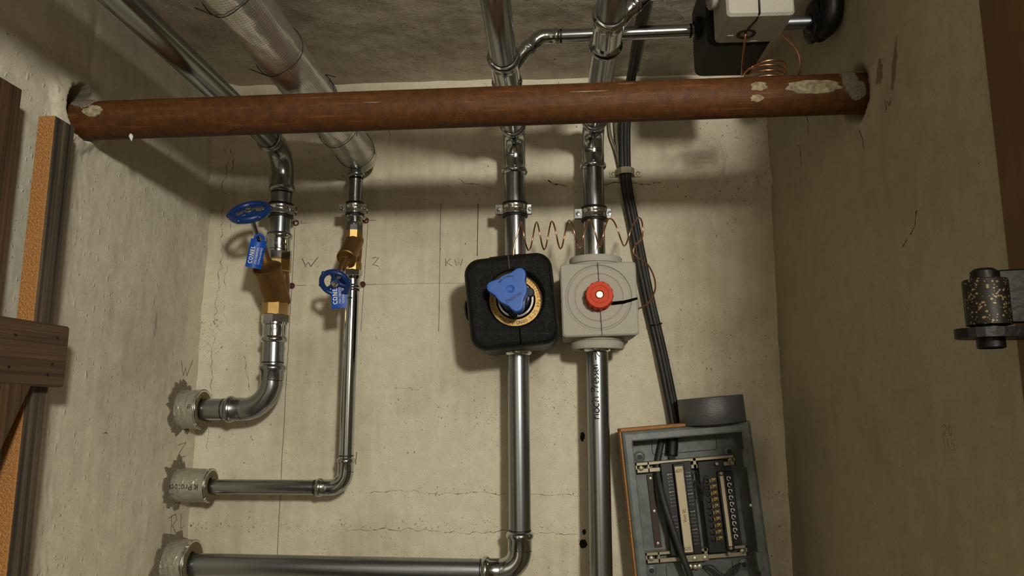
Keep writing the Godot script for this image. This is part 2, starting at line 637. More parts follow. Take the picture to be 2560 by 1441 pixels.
	op.albedo_texture = tex(0.035, 81, 5, 256, FastNoiseLite.TYPE_SIMPLEX_SMOOTH, [Color(0.42, 0.37, 0.28), Color(0.74, 0.69, 0.57)])
	tri3(op, Vector3(11, 11, 11))
	var gl := mat("lamp_glass", Color(1, 0.95, 0.85), 0.4)
	gl.emission_enabled = true
	gl.emission = Color(1.0, 0.86, 0.62)
	gl.emission_energy_multiplier = 6.0

# ---------------------------------------------------------------- relief of the walls
func back_z(x: float, y: float) -> float:
	var d := 0.0035 * nz.get_noise_2d(x * 260, y * 260) + 0.0015 * nz.get_noise_2d(x * 1200 + 300, y * 1200)
	var edge := 1.958 + 0.006 * nz.get_noise_2d(x * 900, 77) + 0.004 * nz.get_noise_2d(x * 3000, 177)
	d += 0.010 * smoothstep(edge - 0.006, edge + 0.004, y) + 0.006 * exp(-pow((y - edge - 0.012) / 0.012, 2.0))
	d += 0.75 * clampf(-0.697 + 0.008 * nz.get_noise_2d(y * 300, 9) - x, 0.0, 0.05)
	d += 0.012 * pow(clampf((x - 0.440) / 0.022, 0.0, 1.0), 2.0)
	return BACK + d

func left_x(z: float, y: float) -> float:
	var d := 0.004 * nz.get_noise_2d(z * 240 + 900, y * 240) + 0.0015 * nz.get_noise_2d(z * 1100, y * 1100 + 50)
	if z > -1.06:
		d += 0.004 * smoothstep(-1.05, -1.02, z) + 0.0012 * nz.get_noise_2d(z * 5000, y * 5000)
	d -= 0.008 * exp(-pow((z + 1.052 + 0.004 * nz.get_noise_2d(y * 900, 3)) / 0.009, 2.0)) * smoothstep(1.93, 1.99, y) * smoothstep(2.16, 2.02, y)
	var q := Vector2((z + 1.028) / 0.044, (y - 1.950) / 0.041).length() + 0.16 * nz.get_noise_2d(z * 2600, y * 2600)
	d -= 0.13 * smoothstep(1.0, 0.93, q)
	d += 0.008 * smoothstep(1.7, 1.15, q) * smoothstep(0.98, 1.1, q)
	return LEFT + d

func right_x(z: float, y: float) -> float:
	var d := 0.003 * nz.get_noise_2d(z * 240 + 400, y * 240 + 90) + 0.001 * nz.get_noise_2d(z * 1300, y * 1300 + 70)
	var q := Vector2((z + 1.04) / 0.040, (y - 1.955) / 0.041).length() + 0.12 * nz.get_noise_2d(z * 2600, y * 2600 + 40)
	d -= 0.040 * smoothstep(1.0, 0.84, q)
	d += 0.006 * smoothstep(1.9, 1.1, q) * smoothstep(0.95, 1.15, q)
	return RIGHT - d

func sheet(st: SurfaceTool, us: Array, vs: Array, f: Callable, uvf: Callable, flip: bool) -> void:
	sg += 1
	st.set_smooth_group(sg)
	var P := []
	for v in vs:
		var row := []
		for u in us:
			row.append(f.call(u, v))
		P.append(row)
	for j in vs.size() - 1:
		for i in us.size() - 1:
			var a: Vector3 = P[j][i]
			var b: Vector3 = P[j][i + 1]
			var c: Vector3 = P[j + 1][i + 1]
			var d: Vector3 = P[j + 1][i]
			var ua: Vector2 = uvf.call(us[i], vs[j])
			var ub: Vector2 = uvf.call(us[i + 1], vs[j])
			var uc: Vector2 = uvf.call(us[i + 1], vs[j + 1])
			var ud: Vector2 = uvf.call(us[i], vs[j + 1])
			if flip:
				tri(st, a, b, c, ua, ub, uc)
				tri(st, a, c, d, ua, uc, ud)
			else:
				tri(st, a, c, b, ua, uc, ub)
				tri(st, a, d, c, ua, ud, uc)

func steps(a: float, b: float, d: float) -> Array:
	var n := maxi(int(round(absf(b - a) / d)), 1)
	var out := []
	for i in n + 1:
		out.append(lerpf(a, b, float(i) / n))
	return out

# pencil stroke lying on a wall: pts are (along, height)
func pencil(wall: Node, side: String, lines: Array, w := 0.0011, m := "pencil", called := "pencil_mark") -> void:
	O = Vector3.ZERO
	var st := mk()
	var crack := called == "crack"
	for ln in lines:
		var pts := []
		for i in ln.size() - 1:
			var n := maxi(int((ln[i + 1] as Vector2).distance_to(ln[i]) / (0.0035 if crack else 0.012)), 1)
			for k in n:
				pts.append((ln[i] as Vector2).lerp(ln[i + 1], float(k) / n))
		pts.append(ln[-1])
		var p3 := []
		var rad := []
		for p in pts:
			rad.append(w * (0.15 + 0.75 * absf(nz.get_noise_2d(p.x * 5200 + 31, p.y * 5200)) * 2.2 if crack else 0.75))
			if crack:
				p += Vector2(nz.get_noise_2d(p.x * 3100, p.y * 3100 + 400), nz.get_noise_2d(p.x * 3100 + 700, p.y * 3100)) * 0.006
			if side == "back":
				p3.append(Vector3(p.x, p.y, back_z(p.x, p.y) + 0.0002))
			elif side == "left":
				p3.append(Vector3(left_x(p.x, p.y) + 0.0002, p.y, p.x))
			else:
				p3.append(Vector3(right_x(p.x, p.y) - 0.0002, p.y, p.x))
		tube(st, p3, w, 5, true, rad)
	part(called, st, m, wall)

# ragged flake or spall lying on a wall round (along, height)
func flake(wall: Node, side: String, c: Vector2, r: Vector2, turn: float, m: String, called: String, sd: int, thick := 0.0015, ragged := 0.3) -> void:
	O = Vector3.ZERO
	var st := mk()
	var n := 60
	var pos := func(p: Vector2, t: float) -> Vector3:
		if side == "back":
			return Vector3(p.x, p.y, back_z(p.x, p.y) + t)
		if side == "left":
			return Vector3(left_x(p.x, p.y) + t, p.y, p.x)
		return Vector3(right_x(p.x, p.y) - t, p.y, p.x)
	var nrm := Vector3(0, 0, 1) if side == "back" else Vector3(1, 0, 0) if side == "left" else Vector3(-1, 0, 0)
	var rings := []
	for lv in [[1.0, -0.002], [0.93, thick], [0.5, thick]]:
		var ring := []
		for i in n:
			var a := TAU * i / n
			var k: float = (1.0 + ragged * nz.get_noise_2d(cos(a) * 130 + sd * 37, sin(a) * 130) + ragged * 0.6 * nz.get_noise_2d(cos(a) * 270 + sd * 37, sin(a) * 270)) * lv[0]
			var q := Vector2(r.x * k * cos(a), r.y * k * sin(a)).rotated(turn)
			ring.append(pos.call(c + q, lv[1]))
		rings.append(ring)
	for j in 2:
		for i in n:
			var k := (i + 1) % n
			var a: Vector3 = rings[j][i]
			face(st, [a, rings[j][k], rings[j + 1][k], rings[j + 1][i]], nrm)
	var mid: Vector3 = pos.call(c, thick)
	for i in n:
		face(st, [mid, rings[2][i], rings[2][(i + 1) % n]], nrm)
	part(called, st, m, wall)

func build_room() -> void:
	O = Vector3.ZERO
	# back wall
	var st := mk()
	var ys := [0.0, 0.4, 0.8]
	ys.append_array(steps(1.08, 2.22, 0.0085))
	sheet(st, steps(-0.76, 0.49, 0.0085), ys, func(x, y): return Vector3(x, y, back_z(x, y)), func(x, y): return Vector2((x + 0.76) / 1.25, (2.24 - y) / 1.25), false)
	abox(st, Vector3(-0.95, -0.1, -1.75), Vector3(0.70, 2.4, -1.56))
	var wb := struct("wall_back", st, "plaster_back", "pale lime-washed plaster wall behind the valves and pipes", "wall")
	# left wall
	st = mk()
	ys = [0.0, 0.4, 0.8]
	ys.append_array(steps(1.08, 2.22, 0.0085))
	var zs := steps(-1.53, -0.70, 0.0085)
	zs.append_array([-0.4, 0.0, 0.6, 1.2, 1.7])
	# finer where the rusty pipe enters
	zs = zs.filter(func(q): return q < -1.10 or q > -0.95) + steps(-1.10, -0.95, 0.003)
	ys = ys.filter(func(q): return q < 1.88 or q > 2.03) + steps(1.88, 2.03, 0.003)
	zs.sort()
	ys.sort()
	sheet(st, zs, ys, func(z, y): return Vector3(left_x(z, y), y, z), func(z, y): return Vector2((z + 1.53) / 1.25, (2.24 - y) / 1.25), true)
	abox(st, Vector3(-1.05, -0.1, -1.75), Vector3(-0.885, 2.4, 1.8))
	var wl := struct("wall_left", st, "plaster_left", "rough pale plaster wall behind the batten door and insulated pipe ends", "wall")
	# right wall
	st = mk()
	zs = steps(-1.53, -0.735, 0.0085)
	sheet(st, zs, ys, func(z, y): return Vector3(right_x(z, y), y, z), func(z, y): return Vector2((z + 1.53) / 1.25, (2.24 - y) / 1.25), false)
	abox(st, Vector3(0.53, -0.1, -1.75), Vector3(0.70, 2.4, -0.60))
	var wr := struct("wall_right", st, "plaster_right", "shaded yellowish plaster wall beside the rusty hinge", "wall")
	# ceiling, floor and the passage behind the camera
	st = mk()
	sheet(st, steps(-0.78, 0.50, 0.012), steps(-1.53, -0.55, 0.012), func(x, z): return Vector3(x, CEIL + 0.003 * nz.get_noise_2d(x * 200 + 70, z * 200) + 0.002 * nz.get_noise_2d(x * 900, z * 900), z), func(x, z): return Vector2((x + 0.78) / 1.3, (z + 1.53) / 1.3), false)
	abox(st, Vector3(-0.95, CEIL + 0.01, -1.75), Vector3(1.9, CEIL + 0.2, -0.55))
	abox(st, Vector3(-0.95, CEIL - 0.002, -0.552), Vector3(1.9, CEIL + 0.2, 1.9))
	struct("ceiling", st, "plaster_ceiling", "dark grey-brown plaster ceiling above the pipes", "ceiling")
	st = mk()
	abox(st, Vector3(-0.95, -0.15, -1.75), Vector3(1.9, 0.0, 1.9))
	struct("floor", st, "concrete_floor", "bare concrete floor of the cellar below the pipes", "floor")
	st = mk()
	abox(st, Vector3(-0.95, -0.1, 1.7), Vector3(1.9, 2.4, 1.9))
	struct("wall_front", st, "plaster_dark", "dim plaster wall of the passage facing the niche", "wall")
	st = mk()
	abox(st, Vector3(1.7, -0.1, -0.8), Vector3(1.9, 2.4, 1.9))
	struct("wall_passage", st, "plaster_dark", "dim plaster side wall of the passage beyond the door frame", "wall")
	st = mk()
	abox(st, Vector3(0.62, -0.1, -0.80), Vector3(1.9, 2.4, -0.60))
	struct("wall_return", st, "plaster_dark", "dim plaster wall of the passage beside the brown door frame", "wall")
	# brown door frame on the right
	st = mk()
	abox(st, Vector3(0.458, 0.0, -0.739), Vector3(0.625, CEIL + 0.01, -0.585), 0.004)
	struct("trim_1", st, "wood_frame", "dark brown wooden door frame post behind the hinge", "door frame")

	# unseen open door leaf, added past the hinge to shade the right of the niche
	st = mk()
	abox(st, Vector3(0.453, 0.03, -0.565), Vector3(0.480, 2.02, 0.22), 0.003)
	struct("door_1", st, "wood_frame", "unseen brown wooden door leaf added along the right side of the passage past the speckled hinge, shading the right of the niche", "door")

	# marks on the back wall: setting-out lines, letters, cracks
	var V := func(a): return Vector2(a[0], a[1])
	var L := func(rows): return rows.map(func(r): return r.map(V))
	pencil(wb, "back", L.call([[[-0.2367, 1.928], [-0.2366, 1.650]]]), 0.0007)
	pencil(wb, "back", L.call([[[-0.1556, 1.927], [-0.1567, 1.812]]]), 0.0011)
	pencil(wb, "back", L.call([[[-0.5563, 1.879], [-0.5593, 1.196]]]), 0.0007)
	pencil(wb, "back", L.call([[[-0.3945, 1.895], [-0.4025, 1.651]]]), 0.0006)
	pencil(wb, "back", L.call([[[-0.4037, 1.752], [-0.1758, 1.7536]]]), 0.0004, "pencil_faint")
	pencil(wb, "back", L.call([[[-0.548, 1.752], [-0.525, 1.752]], [[-0.545, 1.889], [-0.530, 1.890]], [[-0.396, 1.893], [-0.377, 1.893]], [[-0.395, 1.752], [-0.372, 1.752]]]), 0.0006)
	pencil(wb, "back", L.call([[[-0.2245, 1.8075], [-0.2235, 1.7905]], [[-0.2135, 1.807], [-0.2225, 1.7985], [-0.210, 1.7905]], [[-0.2045, 1.804], [-0.201, 1.791], [-0.196, 1.799], [-0.192, 1.791], [-0.1875, 1.806]]]), 0.0008)
	pencil(wb, "back", L.call([[[-0.537, 1.811], [-0.530, 1.797], [-0.5275, 1.792]], [[-0.527, 1.797], [-0.523, 1.803], [-0.517, 1.793]], [[-0.517, 1.7925], [-0.510, 1.803], [-0.502, 1.8135]]]), 0.0010)
	pencil(wb, "back", L.call([[[-0.3835, 1.809], [-0.377, 1.8115], [-0.369, 1.8105], [-0.381, 1.7945], [-0.374, 1.7935], [-0.368, 1.791]]]), 0.0008)
	pencil(wb, "back", L.call([[[-0.4035, 1.402], [-0.4045, 1.377]]]), 0.0010)
	pencil(wb, "back", L.call([[[-0.655, 1.600], [-0.650, 1.590], [-0.645, 1.572], [-0.6385, 1.545], [-0.635, 1.525]]]), 0.0006, "pencil", "crack")
	pencil(wb, "back", L.call([[[-0.005, 1.969], [0.012, 1.962], [0.024, 1.960], [0.038, 1.961]]]), 0.0016, "crack_dark", "crack")
	pencil(wb, "back", L.call([[[-0.20, 1.977], [-0.17, 1.968], [-0.15, 1.966]], [[0.11, 1.962], [0.15, 1.963], [0.21, 1.960], [0.235, 1.966]]]), 0.0008, "crack_dark", "crack")
	pencil(wb, "back", L.call([[[-0.714, 2.055], [-0.706, 2.04], [-0.709, 2.00], [-0.715, 1.955]], [[-0.702, 2.06], [-0.698, 2.02], [-0.702, 1.99]]]), 0.0007, "crack_dark", "crack")
	pencil(wb, "back", L.call([[[-0.714, 1.93], [-0.712, 1.80], [-0.714, 1.65], [-0.711, 1.52], [-0.713, 1.40]], [[-0.700, 1.90], [-0.701, 1.78], [-0.699, 1.66]]]), 0.0005, "crack_dark", "crack")
	pencil(wb, "back", L.call([[[-0.352, 2.10], [-0.349, 2.075], [-0.355, 2.06]]]), 0.0007, "crack_dark", "crack")
	pencil(wb, "back", L.call([[[-0.37, 1.322], [-0.30, 1.326], [-0.22, 1.318], [-0.12, 1.323], [-0.09, 1.319]], [[-0.05, 1.322], [0.05, 1.318]], [[-0.42, 1.246], [-0.30, 1.250], [-0.18, 1.243], [-0.09, 1.248]], [[-0.04, 1.246], [0.06, 1.241]], [[-0.33, 1.536], [-0.29, 1.530], [-0.27, 1.534]]]), 0.0006, "pencil", "crack")
	# white chalk scratches
	pencil(wb, "back", L.call([[[-0.36, 1.60], [-0.33, 1.575], [-0.325, 1.55], [-0.318, 1.52]], [[-0.55, 1.665], [-0.52, 1.652], [-0.50, 1.655]], [[-0.34, 1.50], [-0.32, 1.47], [-0.30, 1.44], [-0.285, 1.42]]]), 0.0004, "white_print", "chalk_scratch")
	flake(wb, "back", Vector2(0.0595, 1.2255), Vector2(0.008, 0.009), 0, "crack_dark", "drill_hole", 3, 0.0004, 0.2)
	flake(wb, "back", Vector2(0.0612, 1.4345), Vector2(0.005, 0.010), 0, "crack_dark", "drill_hole", 4, 0.0004, 0.3)
	flake(wb, "back", Vector2(0.062, 1.248), Vector2(0.004, 0.006), 0, "crack_dark", "drill_hole", 5, 0.0004, 0.3)
	# marks and holes on the left wall; along = z
	pencil(wl, "left", L.call([[[-1.4005, 1.585], [-1.410, 1.556], [-1.418, 1.572], [-1.426, 1.556], [-1.446, 1.590]]]), 0.0007)
	pencil(wl, "left", L.call([[[-1.408, 1.420], [-1.436, 1.424], [-1.404, 1.395], [-1.438, 1.397]]]), 0.0007)
	pencil(wl, "left", L.call([[[-1.403, 1.285], [-1.406, 1.252]], [[-1.393, 1.284], [-1.418, 1.288], [-1.424, 1.276], [-1.408, 1.268], [-1.428, 1.250]], [[-1.440, 1.285], [-1.443, 1.256], [-1.460, 1.260]]]), 0.0007)
	flake(wl, "left", Vector2(-1.293, 1.645), Vector2(0.004, 0.024), 0.06, "smear_grey", "smear", 21, 0.0002, 0.2)
	flake(wl, "left", Vector2(-1.412, 1.493), Vector2(0.058, 0.055), 0.3, "chipped_plaster", "broken_plaster", 1, 0.0012, 0.35)
	flake(wl, "left", Vector2(-1.412, 1.345), Vector2(0.050, 0.047), 0.9, "chipped_plaster", "broken_plaster", 2, 0.0012, 0.35)
	flake(wl, "left", Vector2(-1.412, 1.198), Vector2(0.066, 0.062), 0.1, "chipped_plaster", "broken_plaster", 3, 0.0012, 0.3)
	pencil(wl, "left", L.call([[[-1.18, 1.452], [-1.172, 1.456], [-1.162, 1.453]]]), 0.0010, "crack_dark", "crack")
	# right wall; along = z
	flake(wr, "right", Vector2(-0.933, 1.945), Vector2(0.006, 0.034), -0.42, "bare_plaster", "plaster_chip", 11, 0.0004, 0.5)
	flake(wr, "right", Vector2(-0.971, 1.957), Vector2(0.007, 0.018), -0.3, "bare_plaster", "plaster_chip", 12, 0.0004, 0.5)
	pencil(wr, "right", L.call([[[-0.965, 1.915], [-0.964, 1.90], [-0.957, 1.912], [-0.956, 1.901], [-0.947, 1.912]]]), 0.0007, "crack_dark", "crack")
	pencil(wr, "right", L.call([[[-0.905, 1.74], [-0.915, 1.722], [-0.925, 1.716]], [[-0.938, 1.712], [-0.948, 1.70]]]), 0.0012, "crack_dark", "crack")
	pencil(wr, "right", L.call([[[-1.30, 1.975], [-1.303, 1.93]], [[-1.25, 2.02], [-1.255, 1.975]], [[-1.04, 1.90], [-1.042, 1.87]]]), 0.0010, "crack_dark", "crack")
	pencil(wr, "right", L.call([[[-0.898, 1.4735], [-0.892, 1.476], [-0.889, 1.472], [-0.899, 1.4625], [-0.888, 1.463]], [[-0.882, 1.475], [-0.885, 1.468], [-0.881, 1.463], [-0.877, 1.469], [-0.882, 1.475]], [[-0.873, 1.463], [-0.872, 1.4632]]]), 0.0004, "pencil_faint")
	pencil(wr, "right", L.call([[[-0.897, 1.459], [-0.896, 1.447]], [[-0.889, 1.459], [-0.888, 1.447]], [[-0.874, 1.459], [-0.880, 1.459], [-0.880, 1.454], [-0.875, 1.453], [-0.876, 1.448], [-0.882, 1.447]]]), 0.0004, "pencil_faint")

# ---------------------------------------------------------------- pipework
func socket(st: SurfaceTool, r: float, at: Vector3, dir: Vector3, L := 0.032) -> void:
	var k := r / 0.021
	var p := [Vector2(r + 0.001, 0), Vector2(r + 0.0016 * k, L * 0.08), Vector2(r + 0.0016 * k, L * 0.55), Vector2(r + 0.0036 * k, L * 0.62), Vector2(r + 0.0050 * k, L * 0.70), Vector2(r + 0.0054 * k, L * 0.78), Vector2(r + 0.0050 * k, L * 0.86), Vector2(r + 0.0036 * k, L * 0.93), Vector2(r + 0.0018 * k, L * 0.97), Vector2(r - 0.001, L)]
	lathe(st, p, along(at, dir), 36)

# bend of 90 or 45 degrees whose axes meet at c, with a press socket at each end; returns the two socket mouths
func elbow(st: SurfaceTool, r: float, c: Vector3, din: Vector3, dout: Vector3, R: float, L := 0.032) -> Array:
	din = din.normalized()
	dout = dout.normalized()
	var th := din.angle_to(dout)
	var t := R * tan(th / 2.0)
	var a := c - din * t
	var cc := a + (dout - din * din.dot(dout)).normalized() * R
	var u := (a - cc).normalized()
	tube(st, arc(cc, u, din, R, 0.0, th, 14), r + 0.0012, 32, false)
	socket(st, r, a, -din, L)
	socket(st, r, c + dout * t, dout, L)
	return [a - din * L, c + dout * (t + L)]

func pipe(called: String, a: Vector3, b: Vector3, r: float, m: String, parent: Node) -> void:
	var st := mk()
	tube(st, [a, b], r, 40, true)
	part(called, st, m, parent)

func ink_ring(at: Vector3, dir: Vector3, r: float, parent: Node, w := 0.0022) -> void:
	var st := mk()
	lathe(st, [Vector2(r - 0.0005, -w / 2), Vector2(r + 0.0003, -w / 2), Vector2(r + 0.0003, w / 2), Vector2(r - 0.0005, w / 2)], along(at, dir), 32)
	part("mark_line", st, "black_ink", parent)

# threaded press adapter: socket, collar and hexagon; dir points from the valve to the pipe
func adapter(at: Vector3, dir: Vector3, r: float, hexw: float, parent: Node, m := "steel_bright") -> void:
	var st := mk()
	hexagon(st, along(at, dir), hexw, 0.014 * r / 0.021 + 0.003, 8, 0.2)
	part("hexagon_nut", st, m, parent)
	st = mk()
	var k := r / 0.021
	var h0 := 0.014 * k + 0.003
	lathe(st, [Vector2(r + 0.004 * k, h0 - 0.002), Vector2(r + 0.004 * k, h0 + 0.003), Vector2(r + 0.0015 * k, h0 + 0.005), Vector2(r + 0.0015 * k, h0 + 0.012 * k + 0.003)], along(at, dir), 36)
	socket(st, r, at + dir * (h0 + 0.010 * k), dir, 0.030 * k)
	part("press_socket", st, m, parent)

func clamp_ring(c: Vector3, r: float, label: String, tilt: float, left_lug: bool) -> void:
	var t := thing("pipe_clamp", label, "pipe clamp", c, "rubber lined pipe clamps")
	var ax := Vector3(sin(tilt), cos(tilt), 0)
	var xf := along(c, ax, Vector3.RIGHT)
	var st := mk()
	lathe(st, [Vector2(r, -0.0145), Vector2(r + 0.0045, -0.0145), Vector2(r + 0.0055, -0.0115), Vector2(r + 0.0038, -0.0095), Vector2(r + 0.0038, 0.0095), Vector2(r + 0.0055, 0.0115), Vector2(r + 0.0045, 0.0145), Vector2(r, 0.0145)], xf, 36)
	part("rubber_liner", st, "rubber", t)
	st = mk()
	lathe(st, [Vector2(r + 0.0036, -0.0095), Vector2(r + 0.0054, -0.0095), Vector2(r + 0.0054, -0.004), Vector2(r + 0.0046, -0.003), Vector2(r + 0.0046, 0.003), Vector2(r + 0.0054, 0.004), Vector2(r + 0.0054, 0.0095), Vector2(r + 0.0036, 0.0095)], xf, 36)
	part("metal_band", st, "chrome", t)
	for s in [-1, 1]:
		if s < 0 and not left_lug:
			continue
		st = mk()
		for k in [-1, 1]:
			box(st, xf * Transform3D(Basis.IDENTITY, Vector3(s * (r + 0.0105 - 0.003 * maxi(s, 0)), 0, k * 0.0034 + 0.003)), Vector3(0.016 - 0.006 * maxi(s, 0), 0.020, 0.0024), 0.0008)
		part("lug", st, "chrome", t)
		st = mk()
		var sx := xf * Transform3D(Basis(Vector3.RIGHT, PI / 2), Vector3(s * (r + 0.0115 - 0.0025 * maxi(s, 0)), 0, 0.0085))
		lathe(st, [Vector2(0.0045, -0.010), Vector2(0.0045, 0.0), Vector2(0.0038, 0.0016), Vector2(0.0012, 0.0018), Vector2(0.0012, 0.0006), Vector2(0, 0.0006)], sx, 14)
		part("screw", st, "steel_bright", t)
	st = mk()
	lathe(st, [Vector2(0.0, 0.0), Vector2(0.0065, 0.0), Vector2(0.0065, 0.009), Vector2(0.004, 0.009), Vector2(0.004, 0.085 - r)], along(c + Vector3(0, 0, -r - 0.004), Vector3(0, 0, -1)), 14)
	part("stud", st, "steel_bright", t)

func wall_plug(x: float, y: float, label: String, bare: bool) -> void:
	var z := back_z(x, y)
	var t := thing("wall_plug", label, "wall plug", Vector3(x, y, z), "red wall plugs at the pipe clamps")
	var st := mk()
	var xf := along(Vector3(x, y, z - 0.002), Vector3(0, 0, 1))
	lathe(st, [Vector2(0.0065, 0), Vector2(0.0068, 0.003), Vector2(0.0050, 0.0042), Vector2(0.0035, 0.003), Vector2(0.0033, -0.004)], xf, 18)
	part("collar", st, "red_plug", t)
	st = mk()
	lathe(st, [Vector2(0.0034, -0.004), Vector2(0.0034, 0.0025 if bare else 0.001), Vector2(0, 0.0028 if bare else 0.001)], xf, 14)
	part("core", st, "pertinax" if bare else "rubber", t)

func insulation_end(label: String, y: float, r: float, x1: float, pr: float) -> void:
	var t := thing("insulation_sleeve", label, "pipe insulation", Vector3(LEFT, y, -1.415), "insulated pipe ends in the left wall")
	var st := mk()
	var xf := along(Vector3(LEFT - 0.03, y, -1.415), Vector3.RIGHT, Vector3.UP)
	var L := x1 - LEFT + 0.03
	var prof := []
	for i in 9:
		var k := i / 8.0
		prof.append(Vector2(r * (1.0 + 0.02 * sin(k * 9.0 + r * 300)), L * k))
	lathe(st, prof, xf, 40)
	part("foil_jacket", st, "foil_plain", t)
	st = mk()
	lathe(st, [Vector2(r + 0.0004, L - 0.006), Vector2(r + 0.0012, L - 0.003), Vector2(r - 0.001, L + 0.0005), Vector2(r - 0.004, L + 0.0002)], xf, 40)
	part("foil_edge", st, "chrome", t)
	st = mk()
	lathe(st, [Vector2(r - 0.002, L - 0.012), Vector2(r - 0.002, L - 0.001), Vector2(r * 0.8, L + 0.0015), Vector2(pr + 0.004, L + 0.0005), Vector2(pr, L - 0.004)], xf, 40)
	part("wool_core", st, "mineral_wool", t)
	return

func print_on_sleeve(t: Node3D, txt: String, y: float, r: float, x: float, ang: float, h: float) -> void:
	O = t.position
	var n := Vector3(0, sin(ang), cos(ang))
	var up := Vector3(0, cos(ang), -sin(ang))
	# the print stands on its head
	lettering("print", txt, h, "black_ink", t, Transform3D(Basis(-Vector3.RIGHT, -up, n), Vector3(x, y, -1.415) + n * (r + 0.0002)))

func handwheel(parent: Node, c: Vector3, axis: Vector3, R: float, turn: float) -> void:
	var xf := along(c, axis, Vector3.RIGHT.rotated(axis.normalized(), turn))
	var st := mk()
	var k := R / 0.036
	torus(st, xf, R, 0.0068 * k, 56, 12, 1.15)
	for i in 6:
		var a := TAU * i / 6
		ball(st, xf * Vector3((R + 0.0044 * k) * cos(a), 0, (R + 0.0044 * k) * sin(a)), 0.0058 * k, 12)
	for i in 3:
		var a := TAU * (i + 0.25) / 3
		var d := Vector3(cos(a), 0, sin(a))
		var pts := []
		var rad := []
		for q in 6:
			var f := q / 5.0
			pts.append(xf * (d * lerpf(0.008 * k, R, f) + Vector3(0, -0.003 * k * (1.0 - f), 0)))
			rad.append((0.0062 - 0.0022 * sin(f * PI)) * k)
		tube(st, pts, 0.005, 10, true, rad)
	lathe(st, [Vector2(0, -0.009 * k), Vector2(0.009 * k, -0.009 * k), Vector2(0.0125 * k, -0.004 * k), Vector2(0.0125 * k, 0.001 * k), Vector2(0.010 * k, 0.003 * k), Vector2(0, 0.003 * k)], xf, 24)
	var w := part("handwheel", st, "blue_paint", parent)
	st = mk()
	lathe(st, [Vector2(0.0092 * k, 0.002 * k), Vector2(0.0092 * k, 0.0042 * k), Vector2(0.004 * k, 0.0044 * k)], xf, 24)
	hexagon(st, xf * Transform3D(Basis.IDENTITY, Vector3(0, 0.003 * k, 0)), 0.011 * k, 0.006 * k)
	lathe(st, [Vector2(0.003 * k, 0.008 * k), Vector2(0.003 * k, 0.013 * k), Vector2(0, 0.0135 * k)], xf, 12)
	part("hub_nut", st, "chrome", w)

# angle-seat valve: straight bronze body on a vertical pipe with a slanting bonnet and a blue handwheel
func seat_valve(label: String, x: float, ytop: float, ybot: float, hexw: float, base: Vector3, axis: Vector3, rb: float, d: Array, wheel_r: float, turn: float) -> Node3D:
	var z := -1.415
	var t := thing("shutoff_valve", label, "valve", Vector3(x, ybot, z), "bronze angle-seat valves")
	var a := axis.normalized()
	var st := mk()
	var hh := hexw * 0.52
	hexagon(st, along(Vector3(x, ytop - hh, z), Vector3.UP), hexw, hh, 8, 0.2)
	part("hexagon_end", st, "brass", t)
	st = mk()
	hexagon(st, along(Vector3(x, ybot, z), Vector3.UP), hexw, hh, 8, 0.2)
	part("hexagon_end", st, "brass", t)
	st = mk()
	var r := hexw * 0.46
	var pf := []
	for i in 11:
		var k := i / 10.0
		pf.append(Vector2(r * (0.94 + 0.16 * sin(k * PI)), lerpf(ybot + hh * 0.8, ytop - hh * 0.8, k) - ybot))
	lathe(st, pf, along(Vector3(x, ybot, z), Vector3.UP), 36)
	# the slanting barrel swells out of the body
	lathe(st, [Vector2(rb * 0.98, -rb * 0.5), Vector2(rb * 1.02, d[0] * 0.5), Vector2(rb * 1.0, d[0] * 0.86), Vector2(rb * 1.06, d[0] * 0.90), Vector2(rb * 1.06, d[0]), Vector2(rb * 0.96, d[0] + 0.0015), Vector2(rb * 0.86, d[0] - 0.001), Vector2(0, d[0] - 0.001)], along(base, a), 40)
	ball(st, base, rb * 1.03, 24)
	part("body", st, "bronze_cast", t)
	st = mk()
	hexagon(st, along(base + a * (d[0] - 0.002), a), rb * 1.02, d[1] - d[0])
	part("bonnet", st, "bronze_cast", t)
	st = mk()
	lathe(st, [Vector2(rb * 0.47, d[1] - 0.003), Vector2(rb * 0.47, d[1]), Vector2(rb * 0.44, d[1] + 0.001), Vector2(rb * 0.40, d[2] - 0.002), Vector2(rb * 0.34, d[2]), Vector2(0, d[2])], along(base, a), 28)
	part("gland", st, "bronze_cast", t)
	st = mk()
	lathe(st, [Vector2(rb * 0.19, d[2] - 0.002), Vector2(rb * 0.19, d[3])], along(base, a), 20)
	part("spindle", st, "steel_bright", t)
	handwheel(t, base + a * d[3], a, wheel_r, turn)
	# test plug on the right of the body
	st = mk()
	var side := Vector3(0.62, -0.15 if axis.y < 0 else 0.1, 0.78).normalized()
	var pc := Vector3(x, lerpf(ybot, ytop, 0.66 if axis.y > 0 else 0.42), z) + side * (r * 0.8)
	lathe(st, [Vector2(r * 0.40, 0), Vector2(r * 0.40, r * 0.28), Vector2(r * 0.30, r * 0.36), Vector2(r * 0.26, r * 0.36), Vector2(r * 0.26, r * 0.62), Vector2(r * 0.18, r * 0.70), Vector2(0, r * 0.72)], along(pc, side), 20)
	part("test_plug", st, "brass", t)
	return t

